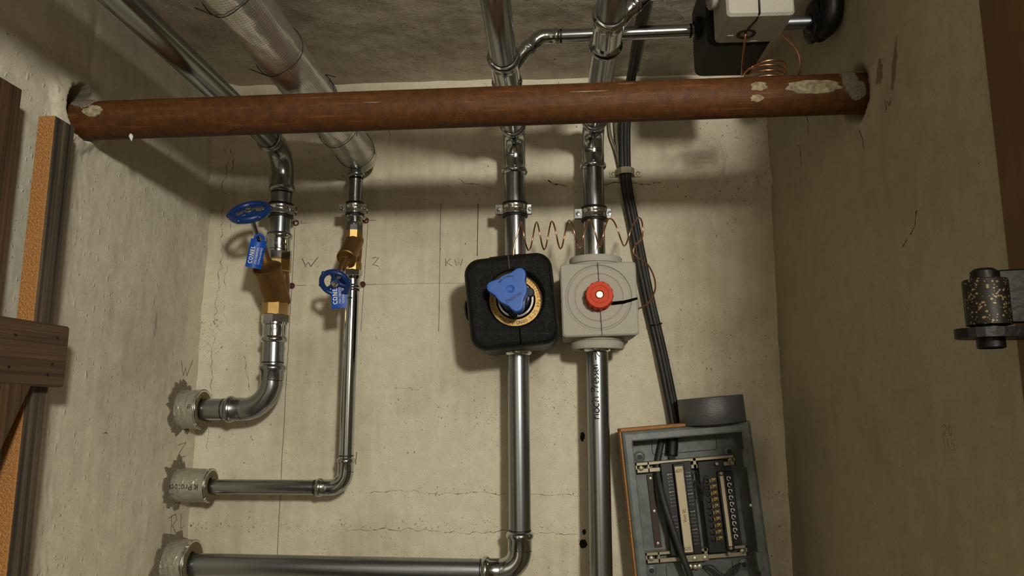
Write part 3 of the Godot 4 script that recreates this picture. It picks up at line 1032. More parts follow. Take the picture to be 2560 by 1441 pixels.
# bent plastic tag; columns of points across its width run from top to bottom
func tag(label: String, top: Vector3, down: Vector3, across: Vector3, len: float, w: float, bend: float, ring: float) -> void:
	var t := thing("valve_tag", label, "tag", top, "blue plastic valve tags")
	var n := across.cross(-down).normalized()
	var at := func(u: float, v: float) -> Vector3:   # u across -1..1, v down 0..1
		return top + across * (u * w / 2) + down * (v * len) + n * bend * (1.0 - u * u)
	var st := mk()
	sg += 1
	for sgn in [1, -1]:
		sg += 1
		for j in 10:
			for i in 8:
				var u0 := -1 + i / 4.0
				var u1 := -1 + (i + 1) / 4.0
				if j == 0 and (i == 3 or i == 4):
					continue
				var P := func(u, v): return at.call(u, v) + n * (sgn * 0.0006)
				st.set_smooth_group(sg)
				var A: Vector3 = P.call(u0, j / 10.0)
				var B: Vector3 = P.call(u1, j / 10.0)
				var C: Vector3 = P.call(u1, (j + 1) / 10.0)
				var D: Vector3 = P.call(u0, (j + 1) / 10.0)
				if sgn > 0:
					tri(st, A, B, C)
					tri(st, A, C, D)
				else:
					tri(st, A, C, B)
					tri(st, A, D, C)
	torus(st, Transform3D(Basis(across, n, across.cross(n)), top - down * 0.002), ring, 0.0025, 24, 8)
	var b := part("plate", st, "blue_tag", t)
	var rows := [["CONEL", 0.50, 0.0082, true, 0.42], ["FSV-OBERTEIL", -0.14, 0.0040, false, 0.50], ["TOTRAUMFREI", -0.56, 0.0040, false, 0.50]]
	for rw in rows:
		var u: float = -rw[1]
		var p: Vector3 = at.call(u, 0.56)
		var q: Vector3 = at.call(u + 0.05, 0.56)
		var ac := (q - p).normalized()
		var nn := ac.cross(-down).normalized()
		lettering("print", rw[0], rw[2] * len / 0.058, "white_print", b, Transform3D(Basis(-down, -ac, nn).orthonormalized(), p + nn * 0.0008), "Droid Sans", rw[3])
	st = mk()
	var p0: Vector3 = at.call(-0.22, 0.28)
	var p1: Vector3 = at.call(-0.22, 0.86)
	tube(st, [p0 + n * 0.0006, p1 + n * 0.0006], 0.0003, 5)
	part("print_line", st, "white_print", b)

func build_pipes() -> void:
	var z := -1.415
	var st: SurfaceTool
	var e: Array
	# ---- left line: ceiling to upper valve
	var x := -0.556
	var t := thing("water_pipe", "steel pipe along the ceiling bending down into the larger bronze valve", "pipe", Vector3(x, 1.80, z))
	st = mk()
	e = elbow(st, 0.021, Vector3(x, 2.020, z), Vector3(0, 0, -1), Vector3(0, -1, 0), 0.052)
	part("elbow", st, "steel", t)
	pipe("pipe", Vector3(x, 2.020, 1.69), e[0] + Vector3(0, 0, -0.01), 0.021, "steel", t)
	pipe("pipe", e[1] + Vector3(0, 0.01, 0), Vector3(x, 1.835, z), 0.021, "steel", t)
	ink_ring(e[0] + Vector3(0, 0, 0.004), Vector3(0, 0, 1), 0.021, t, 0.003)
	ink_ring(e[1] + Vector3(0, -0.004, 0), Vector3.UP, 0.021, t, 0.003)
	ink_ring(Vector3(x, 1.8435, z), Vector3.UP, 0.021, t)
	adapter(Vector3(x, 1.790, z), Vector3.UP, 0.021, 0.050, t)
	# ---- left line: below the valve, into the wall
	t = thing("water_pipe", "steel pipe bending left from the larger bronze valve into the topmost insulated wall sleeve", "pipe", Vector3(x, 1.49, z))
	adapter(Vector3(x, 1.678, z), Vector3.DOWN, 0.021, 0.050, t)
	st = mk()
	e = elbow(st, 0.021, Vector3(x, 1.4895, z), Vector3(0, -1, 0), Vector3(-1, 0, 0), 0.056)
	part("elbow", st, "steel", t)
	pipe("pipe", Vector3(x, 1.632, z), e[0] + Vector3(0, -0.01, 0), 0.021, "steel", t)
	pipe("pipe", e[1] + Vector3(0.01, 0, 0), Vector3(-0.80, 1.4895, z), 0.021, "steel", t)
	ink_ring(Vector3(x, 1.6265, z), Vector3.UP, 0.021, t)
	ink_ring(e[0] + Vector3(0, 0.004, 0), Vector3.UP, 0.021, t)
	ink_ring(e[1] + Vector3(-0.006, 0, 0), Vector3.RIGHT, 0.021, t)
	# ---- circulation line
	x = -0.4005
	t = thing("water_pipe", "thin steel pipe coming down out of the foil insulation into the smaller bronze valve", "pipe", Vector3(x, 1.86, z))
	st = mk()
	e = elbow(st, 0.014, Vector3(x, 2.017, z), Vector3(0, 0, -1), Vector3(0, -1, 0), 0.030, 0.024)
	part("elbow", st, "steel", t)
	pipe("pipe", Vector3(x, 2.017, 1.69), e[0] + Vector3(0, 0, -0.008), 0.014, "steel", t)
	pipe("pipe", e[1] + Vector3(0, 0.008, 0), Vector3(x, 1.878, z), 0.014, "steel", t)
	ink_ring(e[1] + Vector3(0, -0.003, 0), Vector3.UP, 0.014, t, 0.004)
	adapter(Vector3(x, 1.848, z), Vector3.UP, 0.014, 0.0335, t)
	t = thing("water_pipe", "thin steel pipe below the smaller bronze valve bending left to the middle wall sleeve", "pipe", Vector3(x, 1.34, z))
	adapter(Vector3(x, 1.768, z), Vector3.DOWN, 0.014, 0.0345, t)
	st = mk()
	e = elbow(st, 0.014, Vector3(x, 1.3405, z), Vector3(0, -1, 0), Vector3(-1, 0, 0), 0.030, 0.026)
	part("elbow", st, "steel_bright", t)
	pipe("pipe", Vector3(x, 1.738, z), e[0] + Vector3(0, -0.008, 0), 0.014, "steel_bright", t)
	pipe("pipe", e[1] + Vector3(0.008, 0, 0), Vector3(-0.80, 1.3405, z), 0.014, "steel", t)
	for y in [1.7265]:
		ink_ring(Vector3(x, y, z), Vector3.UP, 0.014, t, 0.004)
	ink_ring(e[0] + Vector3(0, 0.004, 0), Vector3.UP, 0.014, t)
	ink_ring(e[1] + Vector3(-0.003, 0, 0), Vector3.RIGHT, 0.014, t, 0.003)
	st = mk()
	lathe(st, [Vector2(0, 0), Vector2(0.0045, 0), Vector2(0.0045, 0.0004), Vector2(0, 0.0004)], along(Vector3(x, 1.709, z + 0.014), Vector3(0, 0, 1)) * Transform3D(Basis.from_scale(Vector3(1.2, 1, 0.45)), Vector3.ZERO), 16)
	part("ink_dot", st, "black_ink", t)
	# ---- two supply lines through the insulated boxes
	var xa := -0.072
	t = thing("heating_pipe", "steel pipe with a tee near the ceiling running down into the black foam box", "pipe", Vector3(xa, 1.76, z))
	st = mk()
	e = elbow(st, 0.021, Vector3(xa, 2.042, z), Vector3(0, 0, -1), Vector3(0, -1, 0), 0.048, 0.031)
	part("elbow", st, "steel_bright", t)
	pipe("pipe", Vector3(xa, 2.042, 1.69), e[0] + Vector3(0, 0, -0.01), 0.021, "steel", t)
	pipe("pipe", e[1] + Vector3(0, 0.01, 0), Vector3(xa + 0.003, 1.70, z), 0.021, "steel", t)
	tee(t, Vector3(xa, 2.042, -1.11), 0.021, 0.011, Vector3(1, 1, 0).normalized())
	var bx := Vector3(xa, 2.042, -1.11) + Vector3(1, 1, 0).normalized() * 0.082
	st = mk()
	var be := elbow(st, 0.011, bx, Vector3(1, 1, 0), Vector3(1, 0.012, 0), 0.024, 0.021)
	part("elbow", st, "steel_bright", t)
	pipe("branch_pipe", be[1] + Vector3(-0.008, 0, 0), Vector3(0.247, bx.y + 0.003, -1.11), 0.011, "steel_bright", t)
	ink_ring(be[1] + Vector3(0.003, 0, 0), Vector3.RIGHT, 0.011, t, 0.004)
	ink_ring(Vector3(0.231, bx.y + 0.003, -1.11), Vector3.RIGHT, 0.011, t, 0.004)
	t = thing("heating_pipe", "steel pipe from the bottom of the black foam box turning left to the lowest sleeve", "pipe", Vector3(-0.0625, 1.19, z))
	st = mk()
	e = elbow(st, 0.021, Vector3(-0.0625, 1.190, z), Vector3(0, -1, 0), Vector3(-1, 0.006, 0), 0.038, 0.034)
	part("elbow", st, "steel_bright", t)
	pipe("pipe", Vector3(-0.0655, 1.66, z), e[0] + Vector3(0, -0.01, 0), 0.021, "galvanised", t)
	pipe("pipe", e[1] + Vector3(0.01, 0, 0), Vector3(-0.80, 1.196, z), 0.021, "galvanised", t)
	ink_ring(e[0] + Vector3(0, 0.002, 0), Vector3.UP, 0.021, t)
	ink_ring(e[1] + Vector3(-0.002, 0, 0), Vector3.RIGHT, 0.021, t)
	st = mk()
	socket(st, 0.021, Vector3(-0.0650, 1.632, z), Vector3.DOWN, 0.038)
	part("press_socket", st, "chrome", t)
	var xb := 0.088
	t = thing("heating_pipe", "steel pipe with a tee near the ceiling running down into the grey foam box", "pipe", Vector3(xb, 1.76, z))
	st = mk()
	e = elbow(st, 0.021, Vector3(xb, 2.050, z), Vector3(0, 0, -1), Vector3(0, -1, 0), 0.048, 0.031)
	part("elbow", st, "steel_bright", t)
	pipe("pipe", Vector3(xb, 2.050, 1.69), e[0] + Vector3(0, 0, -0.01), 0.021, "steel", t)
	pipe("pipe", e[1] + Vector3(0, 0.01, 0), Vector3(xb, 1.70, z), 0.021, "steel", t)
	tee(t, Vector3(xb, 2.050, -1.005), 0.021, 0.011, Vector3(1, 1, 0).normalized())
	bx = Vector3(xb, 2.050, -1.005) + Vector3(1, 1, 0).normalized() * 0.085
	st = mk()
	be = elbow(st, 0.011, bx, Vector3(1, 1, 0), Vector3(1, 0, 0), 0.024, 0.021)
	part("elbow", st, "steel_bright", t)
	pipe("branch_pipe", be[1] + Vector3(-0.008, 0, 0), Vector3(0.255, bx.y, -1.005), 0.011, "steel_bright", t)
	t = thing("heating_pipe", "steel pipe with black handwriting leaving the bottom of the grey foam box", "pipe", Vector3(xb, 0.05, z))
	pipe("pipe", Vector3(xb + 0.001, 1.66, z), Vector3(xb + 0.001, 0.0, z), 0.021, "galvanised", t)
	st = mk()
	socket(st, 0.021, Vector3(xb + 0.001, 1.632, z), Vector3.DOWN, 0.032)
	part("press_socket", st, "chrome", t)
	handwriting(t, Vector3(xb + 0.001, 0, z), 0.021)

func tee(t: Node3D, c: Vector3, r: float, rb: float, dir: Vector3) -> void:
	var st := mk()
	tube(st, [c - Vector3(0, 0, 0.022), c + Vector3(0, 0, 0.022)], r + 0.0014, 36, false)
	socket(st, r, c + Vector3(0, 0, 0.020), Vector3(0, 0, 1), 0.032)
	socket(st, r, c - Vector3(0, 0, 0.020), Vector3(0, 0, -1), 0.032)
	lathe(st, [Vector2(rb * 1.5, r * 0.7), Vector2(rb * 1.2, r + 0.006), Vector2(rb + 0.0012, r + 0.012), Vector2(rb + 0.0012, r + 0.016)], along(c, dir), 24)
	socket(st, rb, c + dir * (r + 0.014), dir, 0.022)
	part("tee", st, "steel_bright", t)

# "noch Pressen" and an arrow, written up the pipe in black marker
func handwriting(t: Node3D, c: Vector3, r: float) -> void:
	var on := func(p: Vector2) -> Vector3:   # x along the writing (up the pipe), y to its left, metres
		var a := -p.y / r
		return Vector3(c.x + sin(a) * (r + 0.0002), p.x, c.z + cos(a) * (r + 0.0002))
	var S := {
		"n": [[[0, 0], [0, 7]], [[0, 4], [2, 7], [4, 6], [4.5, 0]]],
		"o": [[[3, 7], [0.5, 5], [0.5, 1], [3, 0], [5, 2], [5, 5], [3, 7]]],
		"c": [[[4, 6.5], [1.5, 7], [0, 4], [1, 0.5], [4, 0.5]]],
		"h": [[[0, 0], [0, 12]], [[0, 4], [2, 7], [4, 6], [4.5, 0]]],
		"P": [[[0, 0], [0.5, 12]], [[0.5, 11.5], [4.5, 12], [6, 9.5], [4, 6.5], [0.5, 6]]],
		"r": [[[0, 0], [0, 7]], [[0, 4], [2, 6.5], [4, 6.5]]],
		"e": [[[0.5, 3.5], [5, 4], [4, 7], [1.5, 7], [0, 3.5], [1.5, 0.3], [4.5, 0.5]]],
		"s": [[[4, 6.5], [1.5, 6.5], [1, 4.5], [4, 3], [3.5, 0.5], [0.5, 0.3]]],
	}
	var u := 0.00125
	var cur := 1.4725
	for ch in "noch Pressen":
		if ch == " ":
			cur += 0.007
			continue
		var w := 0.00175 if cur < 1.515 else 0.00118
		var st := mk()
		for ln in S[ch]:
			var pts := []
			for p in ln:
				pts.append(on.call(Vector2(cur + p[0] * w, (p[1] - 5.0) * u + 0.0060)))
			tube(st, spline(pts, 3), 0.0011, 6)
		part("letter", st, "black_ink", t)
		cur += (7.4 if ch == "P" else 6.2) * w
	var st2 := mk()
	tube(st2, [on.call(Vector2(1.584, 0.004)), on.call(Vector2(1.602, 0.006))], 0.0011, 6)
	tube(st2, [on.call(Vector2(1.590, -0.003)), on.call(Vector2(1.602, 0.006)), on.call(Vector2(1.593, 0.012))], 0.0011, 6)
	part("arrow", st2, "black_ink", t)

func build_valves() -> void:
	seat_valve("larger bronze angle valve with the blue handwheel raised above it", -0.556, 1.791, 1.676, 0.050, Vector3(-0.556, 1.712, -1.415), Vector3(-0.045, 0.745, 0.665), 0.0265, [0.072, 0.090, 0.128, 0.194], 0.0335, 0.3)
	seat_valve("smaller bronze angle valve with the blue handwheel pointing down to the front", -0.4005, 1.850, 1.766, 0.034, Vector3(-0.4005, 1.826, -1.415), Vector3(-0.03, -0.70, 0.70), 0.0185, [0.060, 0.070, 0.098, 0.144], 0.0255, 0.15)
	tag("blue tag with white print hanging on the spindle of the larger bronze valve", Vector3(-0.5575, 1.8105, -1.318), Vector3(-0.20, -0.97, -0.10).normalized(), Vector3(0.90, -0.14, -0.40).normalized(), 0.055, 0.029, 0.006, 0.008)
	tag("blue tag hanging down behind the handwheel of the smaller bronze valve", Vector3(-0.4035, 1.737, -1.330), Vector3(0.10, -0.99, 0.10).normalized(), Vector3(0.99, 0.1, -0.08).normalized(), 0.060, 0.029, 0.002, 0.007)
	clamp_ring(Vector3(-0.556, 1.894, -1.415), 0.021, "pipe clamp on the thick pipe above the larger bronze valve, behind the blue handwheel", 0.03, true)
	clamp_ring(Vector3(-0.4005, 1.8945, -1.415), 0.014, "small pipe clamp on the thin pipe below the foil insulation", 0.0, true)
	clamp_ring(Vector3(-0.0715, 1.888, -1.415), 0.021, "pipe clamp on the pipe above the black foam box", 0.0, true)
	clamp_ring(Vector3(0.088, 1.877, -1.415), 0.021, "pipe clamp on the pipe above the grey foam box", 0.0, true)
	wall_plug(-0.5542, 1.8898, "red wall plug round the stud of the clamp above the larger bronze valve", false)
	wall_plug(-0.5565, 1.751, "empty red wall plug to the right of the larger bronze valve", true)
	wall_plug(-0.3995, 1.893, "red wall plug round the stud of the small pipe clamp", false)
	wall_plug(-0.4020, 1.7522, "empty red wall plug beside the lower nut of the smaller bronze valve", true)
	insulation_end("topmost foil-wrapped insulation stub in the left wall, short and wide, under the pencilled W", 1.4895, 0.0385, -0.692, 0.021)
	insulation_end("middle foil-wrapped insulation stub in the left wall, long and narrow, under the pencilled Z", 1.343, 0.0320, -0.665, 0.014)
	insulation_end("lowest foil-wrapped insulation stub in the left wall, round the thick horizontal pipe", 1.197, 0.0435, -0.692, 0.021)
	print_on_sleeve(get_node("insulation_sleeve"), "e", 1.4895, 0.0385, -0.702, 0.12, 0.010)
	print_on_sleeve(get_node("insulation_sleeve_001"), "it Protect", 1.343, 0.0320, -0.705, 0.0, 0.0105)
	# foil insulation under the ceiling
	var t := thing("insulation_sleeve", "long foil-wrapped pipe insulation slanting along the ceiling, tied with black wire", "pipe insulation", Vector3(-0.4005, 2.017, -1.445))
	var st := mk()
	var r := 0.0372
	var xf := along(Vector3(-0.4005, 2.017, -1.447), Vector3(0, 0, 1), Vector3.UP)
	var segs := 48
	var hs := steps(0.0, 1.2, 0.007)
	hs.append_array([1.6, 2.4, 3.1])
	sg += 1
	st.set_smooth_group(sg)
	var rad := func(h: float, a: float) -> float:
		return r + 0.0013 * nz.get_noise_2d(h * 700, cos(a) * 160 + 500) + 0.0008 * nz.get_noise_2d(h * 2400 + sin(a) * 300, cos(a) * 300) + 0.0009 * nz.get_noise_2d(h * 6500 + sin(a) * 900, cos(a) * 900 + 60) * smoothstep(0.1, 0.8, -cos(a - 0.4)) - 0.006 * exp(-h / 0.006)
	for i in hs.size() - 1:
		for j in segs:
			var q := []
			for k in [[0, 0], [0, 1], [1, 1], [1, 0]]:
				var h: float = hs[i + k[0]]
				var a: float = TAU * ((j + k[1]) % segs) / segs
				var rr: float = rad.call(h, a)
				q.append([xf * Vector3(rr * cos(a), h, rr * sin(a)), Vector2(float(j + k[1]) / segs, h)])
			tri(st, q[0][0], q[1][0], q[2][0], q[0][1], q[1][1], q[2][1])
			tri(st, q[0][0], q[2][0], q[3][0], q[0][1], q[2][1], q[3][1])
	part("foil_jacket", st, "foil", t)
	st = mk()
	lathe(st, [Vector2(0, -0.001), Vector2(0.020, -0.0015), Vector2(0.030, -0.001), Vector2(0.0325, 0.003)], xf, 40)
	part("foil_end", st, "foil_plain", t)
	rng.seed = 77
	for h in [0.055, 0.175, 0.30, 0.315, 0.47, 0.64]:
		st = mk()
		var pts := []
		var a0 := rng.randf() * TAU
		for i in 34:
			var a := a0 + TAU * 1.02 * i / 33
			var hh: float = h + 0.010 * sin(a + h * 40) + 0.004 * sin(a * 3)
			pts.append(xf * Vector3((r + 0.0022) * cos(a), hh, (r + 0.0022) * sin(a)))
		pts.append(xf * Vector3((r + 0.012) * cos(a0 + 0.5), h + 0.012, (r + 0.012) * sin(a0 + 0.5)))
		tube(st, pts, 0.0007, 5)
		part("tie_wire", st, "rubber", t)

# ---------------------------------------------------------------- foam boxes on the two supply lines
func build_boxes() -> void:
	# black box: two half shells with a round recess, blue grip deep inside
	var tilt := deg_to_rad(6.0)
	var c := Vector3(-0.0735, 1.687, -1.300)
	var xf := Transform3D(Basis(Vector3(0, 0, 1), tilt), c)
	var t := thing("valve_box", "black foam insulating box with a blue three-lobed grip in its round recess", "valve box", c + Vector3(0, -0.08, -0.17))
	var hole := Vector2(0.008, 0.004)
	var st := mk()
	var loops := [circ(0.01, -0.172), rrect(0.148, 0.157, 0.026, -0.172), rrect(0.1615, 0.170, 0.030, -0.160), rrect(0.1645, 0.173, 0.030, -0.088), rrect(0.1635, 0.172, 0.030, -0.086), rrect(0.1635, 0.172, 0.030, -0.083), rrect(0.1645, 0.173, 0.030, -0.081)]
	for i in 8:
		var q := PI / 2 * i / 7.0
		var ins := 0.018 * (1.0 - cos(q))
		loops.append(rrect(0.1645 - 2 * ins, 0.173 - 2 * ins, 0.030 - ins * 0.55, -0.018 + 0.018 * sin(q)))
	loops.append_array([circ(0.0560, 0.0, 96, hole), circ(0.0530, -0.002, 96, hole), circ(0.0515, -0.005, 96, hole), circ(0.0508, -0.048, 96, hole), circ(0.005, -0.048, 96, hole)])
	loft(st, loops, xf, true, true, true)
	part("shell", st, "black_foam", t)
	st = mk()
	box(st, xf * Transform3D(Basis.IDENTITY, Vector3(0.004, 0.0710, 0.0)), Vector3(0.0024, 0.026, 0.0012), 0.0003)
	part("seam", st, "rubber", t)
	st = mk()
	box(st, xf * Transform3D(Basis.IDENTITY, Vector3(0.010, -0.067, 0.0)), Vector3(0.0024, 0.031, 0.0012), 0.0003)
	part("seam", st, "gap_shade", t)  # raised near-black strip stands in for the shaded groove between the shells
	st = mk()
	box(st, xf * Transform3D(Basis.IDENTITY, Vector3(-0.004, 0.088, -0.060)), Vector3(0.062, 0.009, 0.05), 0.003)
	part("top_tab", st, "black_foam", t)
	st = mk()
	lathe(st, [Vector2(0.020, 0), Vector2(0.020, 0.010), Vector2(0.016, 0.013), Vector2(0, 0.013)], xf * along(Vector3(-0.081, 0.002, -0.085), Vector3.LEFT), 24)
	part("side_plug", st, "black_foam", t)
	st = mk()
	lathe(st, [Vector2(0.030, -0.004), Vector2(0.030, 0.0005), Vector2(0.0, 0.0008)], along(xf * Vector3(0.018, -0.086, -0.105), xf.basis * Vector3(0, -1, 0)), 28)
	part("pipe_opening", st, "rubber", t)
	# brass ring with its lettering
	st = mk()
	var hx := xf * Transform3D(Basis.IDENTITY, Vector3(hole.x, hole.y, 0))
	loft(st, [circ(0.0505, -0.048), circ(0.0505, -0.030), circ(0.0495, -0.0285), circ(0.0370, -0.0285), circ(0.0360, -0.030), circ(0.0355, -0.046)], hx)
	var ring := part("brass_ring", st, "ring_brass", t)
	arc_text(ring, "ASV-PV DN40 5-25 kPa", hx, 0.0433, -0.0281, deg_to_rad(222), deg_to_rad(352), 0.0062)
	arc_text(ring, "003Z5501", hx, 0.0433, -0.0281, deg_to_rad(2), deg_to_rad(52), 0.0055)
	arc_text(ring, "Danfoss", hx, 0.0433, -0.0281, deg_to_rad(164), deg_to_rad(206), 0.0058)
	st = mk()
	loft(st, [circ(0.0345, -0.046), circ(0.0345, -0.024), circ(0.0335, -0.0225), circ(0.0300, -0.0225), circ(0.0295, -0.026), circ(0.0290, -0.046)], hx)
	part("bright_ring", st, "chrome", ring)
	# neck with lugs, then the grip
	var kx := hx * Transform3D(Basis(Vector3(1, 0, 0), deg_to_rad(-5)).rotated(Vector3(0, 1, 0), deg_to_rad(-3)), Vector3(0, 0.001, -0.03))
	st = mk()
	loft(st, [circ(0.0285, -0.02), circ(0.0285, 0.012), circ(0.0265, 0.014), circ(0.0265, 0.030), circ(0.024, 0.032), circ(0.024, 0.062), circ(0.001, 0.062)], kx)
	for a in [15.0, 135.0, 258.0]:
		var d := Vector2.from_angle(deg_to_rad(a)) * 0.029
		loft(st, [circ(0.009, 0.0, 24, d), circ(0.009, 0.014, 24, d), circ(0.0075, 0.0155, 24, d), circ(0.0005, 0.0155, 24, d)], kx)
	var neck := part("neck", st, "dark_blue_plastic", t)
	st = mk()
	loft(st, [circ(0.0272, 0.018), circ(0.0272, 0.022)], kx)
	part("scale_ring", st, "blue_plastic", neck)
	st = mk()
	var lobes := func(s: float, zz: float) -> Array:
		var out := []
		for i in 96:
			var a := TAU * (i + 0.5) / 96
			# blunt lobes at 165, 57 and 287 degrees joined by gently curved flanks
			var rr := 0.0292
			for la in [165.0, 55.0, 285.0]:
				var da := absf(angle_difference(a, deg_to_rad(la)))
				rr = maxf(rr, 0.0292 + 0.0140 * exp(-pow(da / 0.36, 2.6)))
			out.append(Vector3(rr * s * cos(a), rr * s * sin(a), zz))
		return out
	loft(st, [lobes.call(0.5, 0.058), lobes.call(0.93, 0.058), lobes.call(1.0, 0.061), lobes.call(1.0, 0.079), lobes.call(0.985, 0.0815), lobes.call(0.95, 0.0828), lobes.call(0.88, 0.083), circ(0.0072, 0.0832), circ(0.0066, 0.0815), circ(0.0035, 0.0800), circ(0.003, 0.0815), circ(0.0005, 0.0816)], kx, true, true, true)
	var grip := part("grip", st, "blue_plastic", t)
	lettering("print", "Danfoss", 0.0062, "dark_blue_plastic", grip, kx * Transform3D(Basis(Vector3(0, 0, 1), deg_to_rad(26)), Vector3(0.004, -0.0155, 0.0834)), "Droid Serif")
	arc_text(grip, "Made in Denmark", kx, 0.0235, 0.0834, deg_to_rad(140), deg_to_rad(72), 0.0034, true, "dark_blue_plastic")
	# grey box
	c = Vector3(0.0900, 1.694, -1.340)
	xf = Transform3D(Basis(Vector3(0, 0, 1), deg_to_rad(1.5)), c)
	t = thing("valve_box", "pale grey foam insulating box with ring grooves and a red knob", "valve box", c + Vector3(0, -0.07, -0.135))
	var kc := Vector2(-0.001, 0.003)
	st = mk()
	loft(st, [circ(0.01, -0.136), rrect(0.136, 0.132, 0.005, -0.136), rrect(0.1415, 0.1375, 0.005, -0.133), rrect(0.1425, 0.1385, 0.005, -0.003), rrect(0.137, 0.133, 0.003, 0.0), circ(0.0625, 0.0, 96, kc), circ(0.0605, -0.0034, 96, kc), circ(0.0590, -0.0034, 96, kc), circ(0.0570, -0.0010, 96, kc), circ(0.0465, -0.0010, 96, kc), circ(0.0455, -0.0028, 96, kc), circ(0.0445, -0.0028, 96, kc), circ(0.0435, -0.0012, 96, kc), circ(0.024, -0.0012, 96, kc), circ(0.024, -0.006, 96, kc), circ(0.002, -0.006, 96, kc)], xf, true, true, false)
	part("shell", st, "grey_foam", t)
	st = mk()
	box(st, xf * Transform3D(Basis(Vector3(0, 0, 1), 0.02), Vector3(0.0005, 0.047, -0.0014)), Vector3(0.0016, 0.045, 0.0034), 0.0002)
	part("seam", st, "pertinax", t)
	st = mk()
	box(st, xf * Transform3D(Basis(Vector3(0, 0, 1), 0.02), Vector3(0.0015, -0.046, -0.0014)), Vector3(0.0016, 0.045, 0.0034), 0.0002)
	part("seam", st, "pertinax", t)
	st = mk()
	var slot_shade := PackedVector2Array([Vector2(0.022, -0.006), Vector2(0.045, -0.0045), Vector2(0.060, -0.0015), Vector2(0.0708, 0.001), Vector2(0.0708, -0.0035), Vector2(0.062, -0.006), Vector2(0.045, -0.0105), Vector2(0.022, -0.0125)])
	prism(st, slot_shade, 0.0035, xf * Transform3D(Basis.IDENTITY, Vector3(0, 0, -0.003)))
	part("slot_shade", st, "gap_shade", t)  # raised dark prism: shade of an uncut slot, put in as colour
	# collars above and below, each a stepped ring round the pipe
	for s in [1, -1]:
		st = mk()
		var cx := along(Vector3(0.0885, c.y + s * 0.0675, -1.407), Vector3(0, s, 0))
		lathe(st, [Vector2(0.052, 0), Vector2(0.052, 0.0055), Vector2(0.0505, 0.0065), Vector2(0.0485, 0.0070), Vector2(0.0485, 0.0085), Vector2(0.0515, 0.0095), Vector2(0.0520, 0.0200), Vector2(0.050, 0.0225), Vector2(0.036, 0.0225), Vector2(0.035, 0.006), Vector2(0.02, 0.006)], cx, 56)
		part("collar", st, "grey_foam", t)
		st = mk()
		lathe(st, [Vector2(0.0345, 0.0075), Vector2(0.0205, 0.0080)], cx, 40)
		part("collar_gap", st, "rubber", t)
	# red knob: scalloped rim, ring groove, brass screw
	var rx := xf * Transform3D(Basis(Vector3(1, 0, 0), deg_to_rad(-2)), Vector3(kc.x, kc.y, -0.004))
	var scal := func(s: float, zz: float, dep: float) -> Array:
		var out := []
		for i in 96:
			var a := TAU * (i + 0.5) / 96
			var rr := 0.0265 * s - dep * clampf(0.5 + 1.4 * sin(a * 14.0), 0.0, 1.0)
			out.append(Vector3(rr * cos(a), rr * sin(a), zz))
		return out
	st = mk()
	loft(st, [circ(0.02, 0.0), scal.call(1.0, 0.001, 0.0), scal.call(1.0, 0.006, 0.0), scal.call(1.0, 0.0065, 0.0022), scal.call(0.98, 0.029, 0.0022), scal.call(0.955, 0.032, 0.0008), scal.call(0.90, 0.0335, 0.0), circ(0.0172, 0.0335), circ(0.0168, 0.0318), circ(0.0158, 0.0318), circ(0.0154, 0.0330), circ(0.0078, 0.0330), circ(0.0074, 0.026), circ(0.0005, 0.026)], rx, false, false, true)
	var knob := part("knob", st, "red_plastic", t)
	st = mk()
	loft(st, [circ(0.0066, 0.026, 32), circ(0.0066, 0.0322, 32), circ(0.0058, 0.0332, 32), circ(0.0005, 0.0332, 32)], rx, false, true, false)
	part("brass_screw", st, "brass", knob)
	# capillary tube between the two boxes
	t = thing("capillary_tube", "coiled copper capillary tube looping from the black foam box to the grey one", "copper tube", Vector3(0.05, 1.80, -1.33))
	var pts := [Vector3(-0.0700, 1.768, -1.335), Vector3(-0.0697, 1.790, -1.335)]
	var peaks := [-0.0575, -0.0275, 0.0015, 0.0340, 0.0720, 0.1100, 0.1640]
	for i in peaks.size():
		var xa: float = peaks[i]
		var xn: float = peaks[i + 1] if i < peaks.size() - 1 else xa
		for k in 8:
			var a := TAU * k / 8.0
			if i == peaks.size() - 1 and k > 3:
				break
			pts.append(Vector3(lerpf(xa, xn, k / 8.0) + (0.006 * sin(a) if i == peaks.size() - 1 else 0.0), 1.8135 + 0.0012 * i + 0.026 * cos(a), -1.332 + 0.026 * sin(a)))
	pts.append_array([Vector3(0.1600, 1.796, -1.335), Vector3(0.1560, 1.782, -1.340), Vector3(0.1680, 1.771, -1.345), Vector3(0.1840, 1.760, -1.352), Vector3(0.1960, 1.738, -1.362), Vector3(0.1985, 1.715, -1.372), Vector3(0.1880, 1.694, -1.385), Vector3(0.1740, 1.684, -1.392), Vector3(0.1560, 1.680, -1.396)])
	st = mk()
	tube(st, spline(pts, 4), 0.00155, 8)
	part("tube", st, "copper", t)
	# second pair under the ceiling, on the branch pipes
	t = thing("valve_box", "black foam insulating box under the ceiling behind the pale one", "valve box", Vector3(0.295, 2.048, -1.11))
	xf = Transform3D(Basis.IDENTITY, Vector3(0.2945, 2.112, -1.050))
	st = mk()
	loft(st, [circ(0.01, -0.120), rrect(0.088, 0.116, 0.010, -0.120), rrect(0.096, 0.126, 0.012, -0.114), rrect(0.098, 0.128, 0.012, -0.008), rrect(0.090, 0.120, 0.010, 0.0), circ(0.03, 0.0), circ(0.001, 0.0)], xf, true, true, true)
	part("shell", st, "black_foam", t)
	st = mk()
	lathe(st, [Vector2(0.018, 0), Vector2(0.018, 0.007), Vector2(0.014, 0.010), Vector2(0.011, 0.010)], along(Vector3(0.2460, 2.107, -1.11), Vector3.LEFT), 28)
	part("pipe_nut", st, "black_iron", t)
	t = thing("valve_box", "pale grey foam insulating box cut by the top of the picture, copper tube below", "valve box", Vector3(0.298, 2.04, -1.0))
	xf = Transform3D(Basis.IDENTITY, Vector3(0.2985, 2.0905, -0.955))
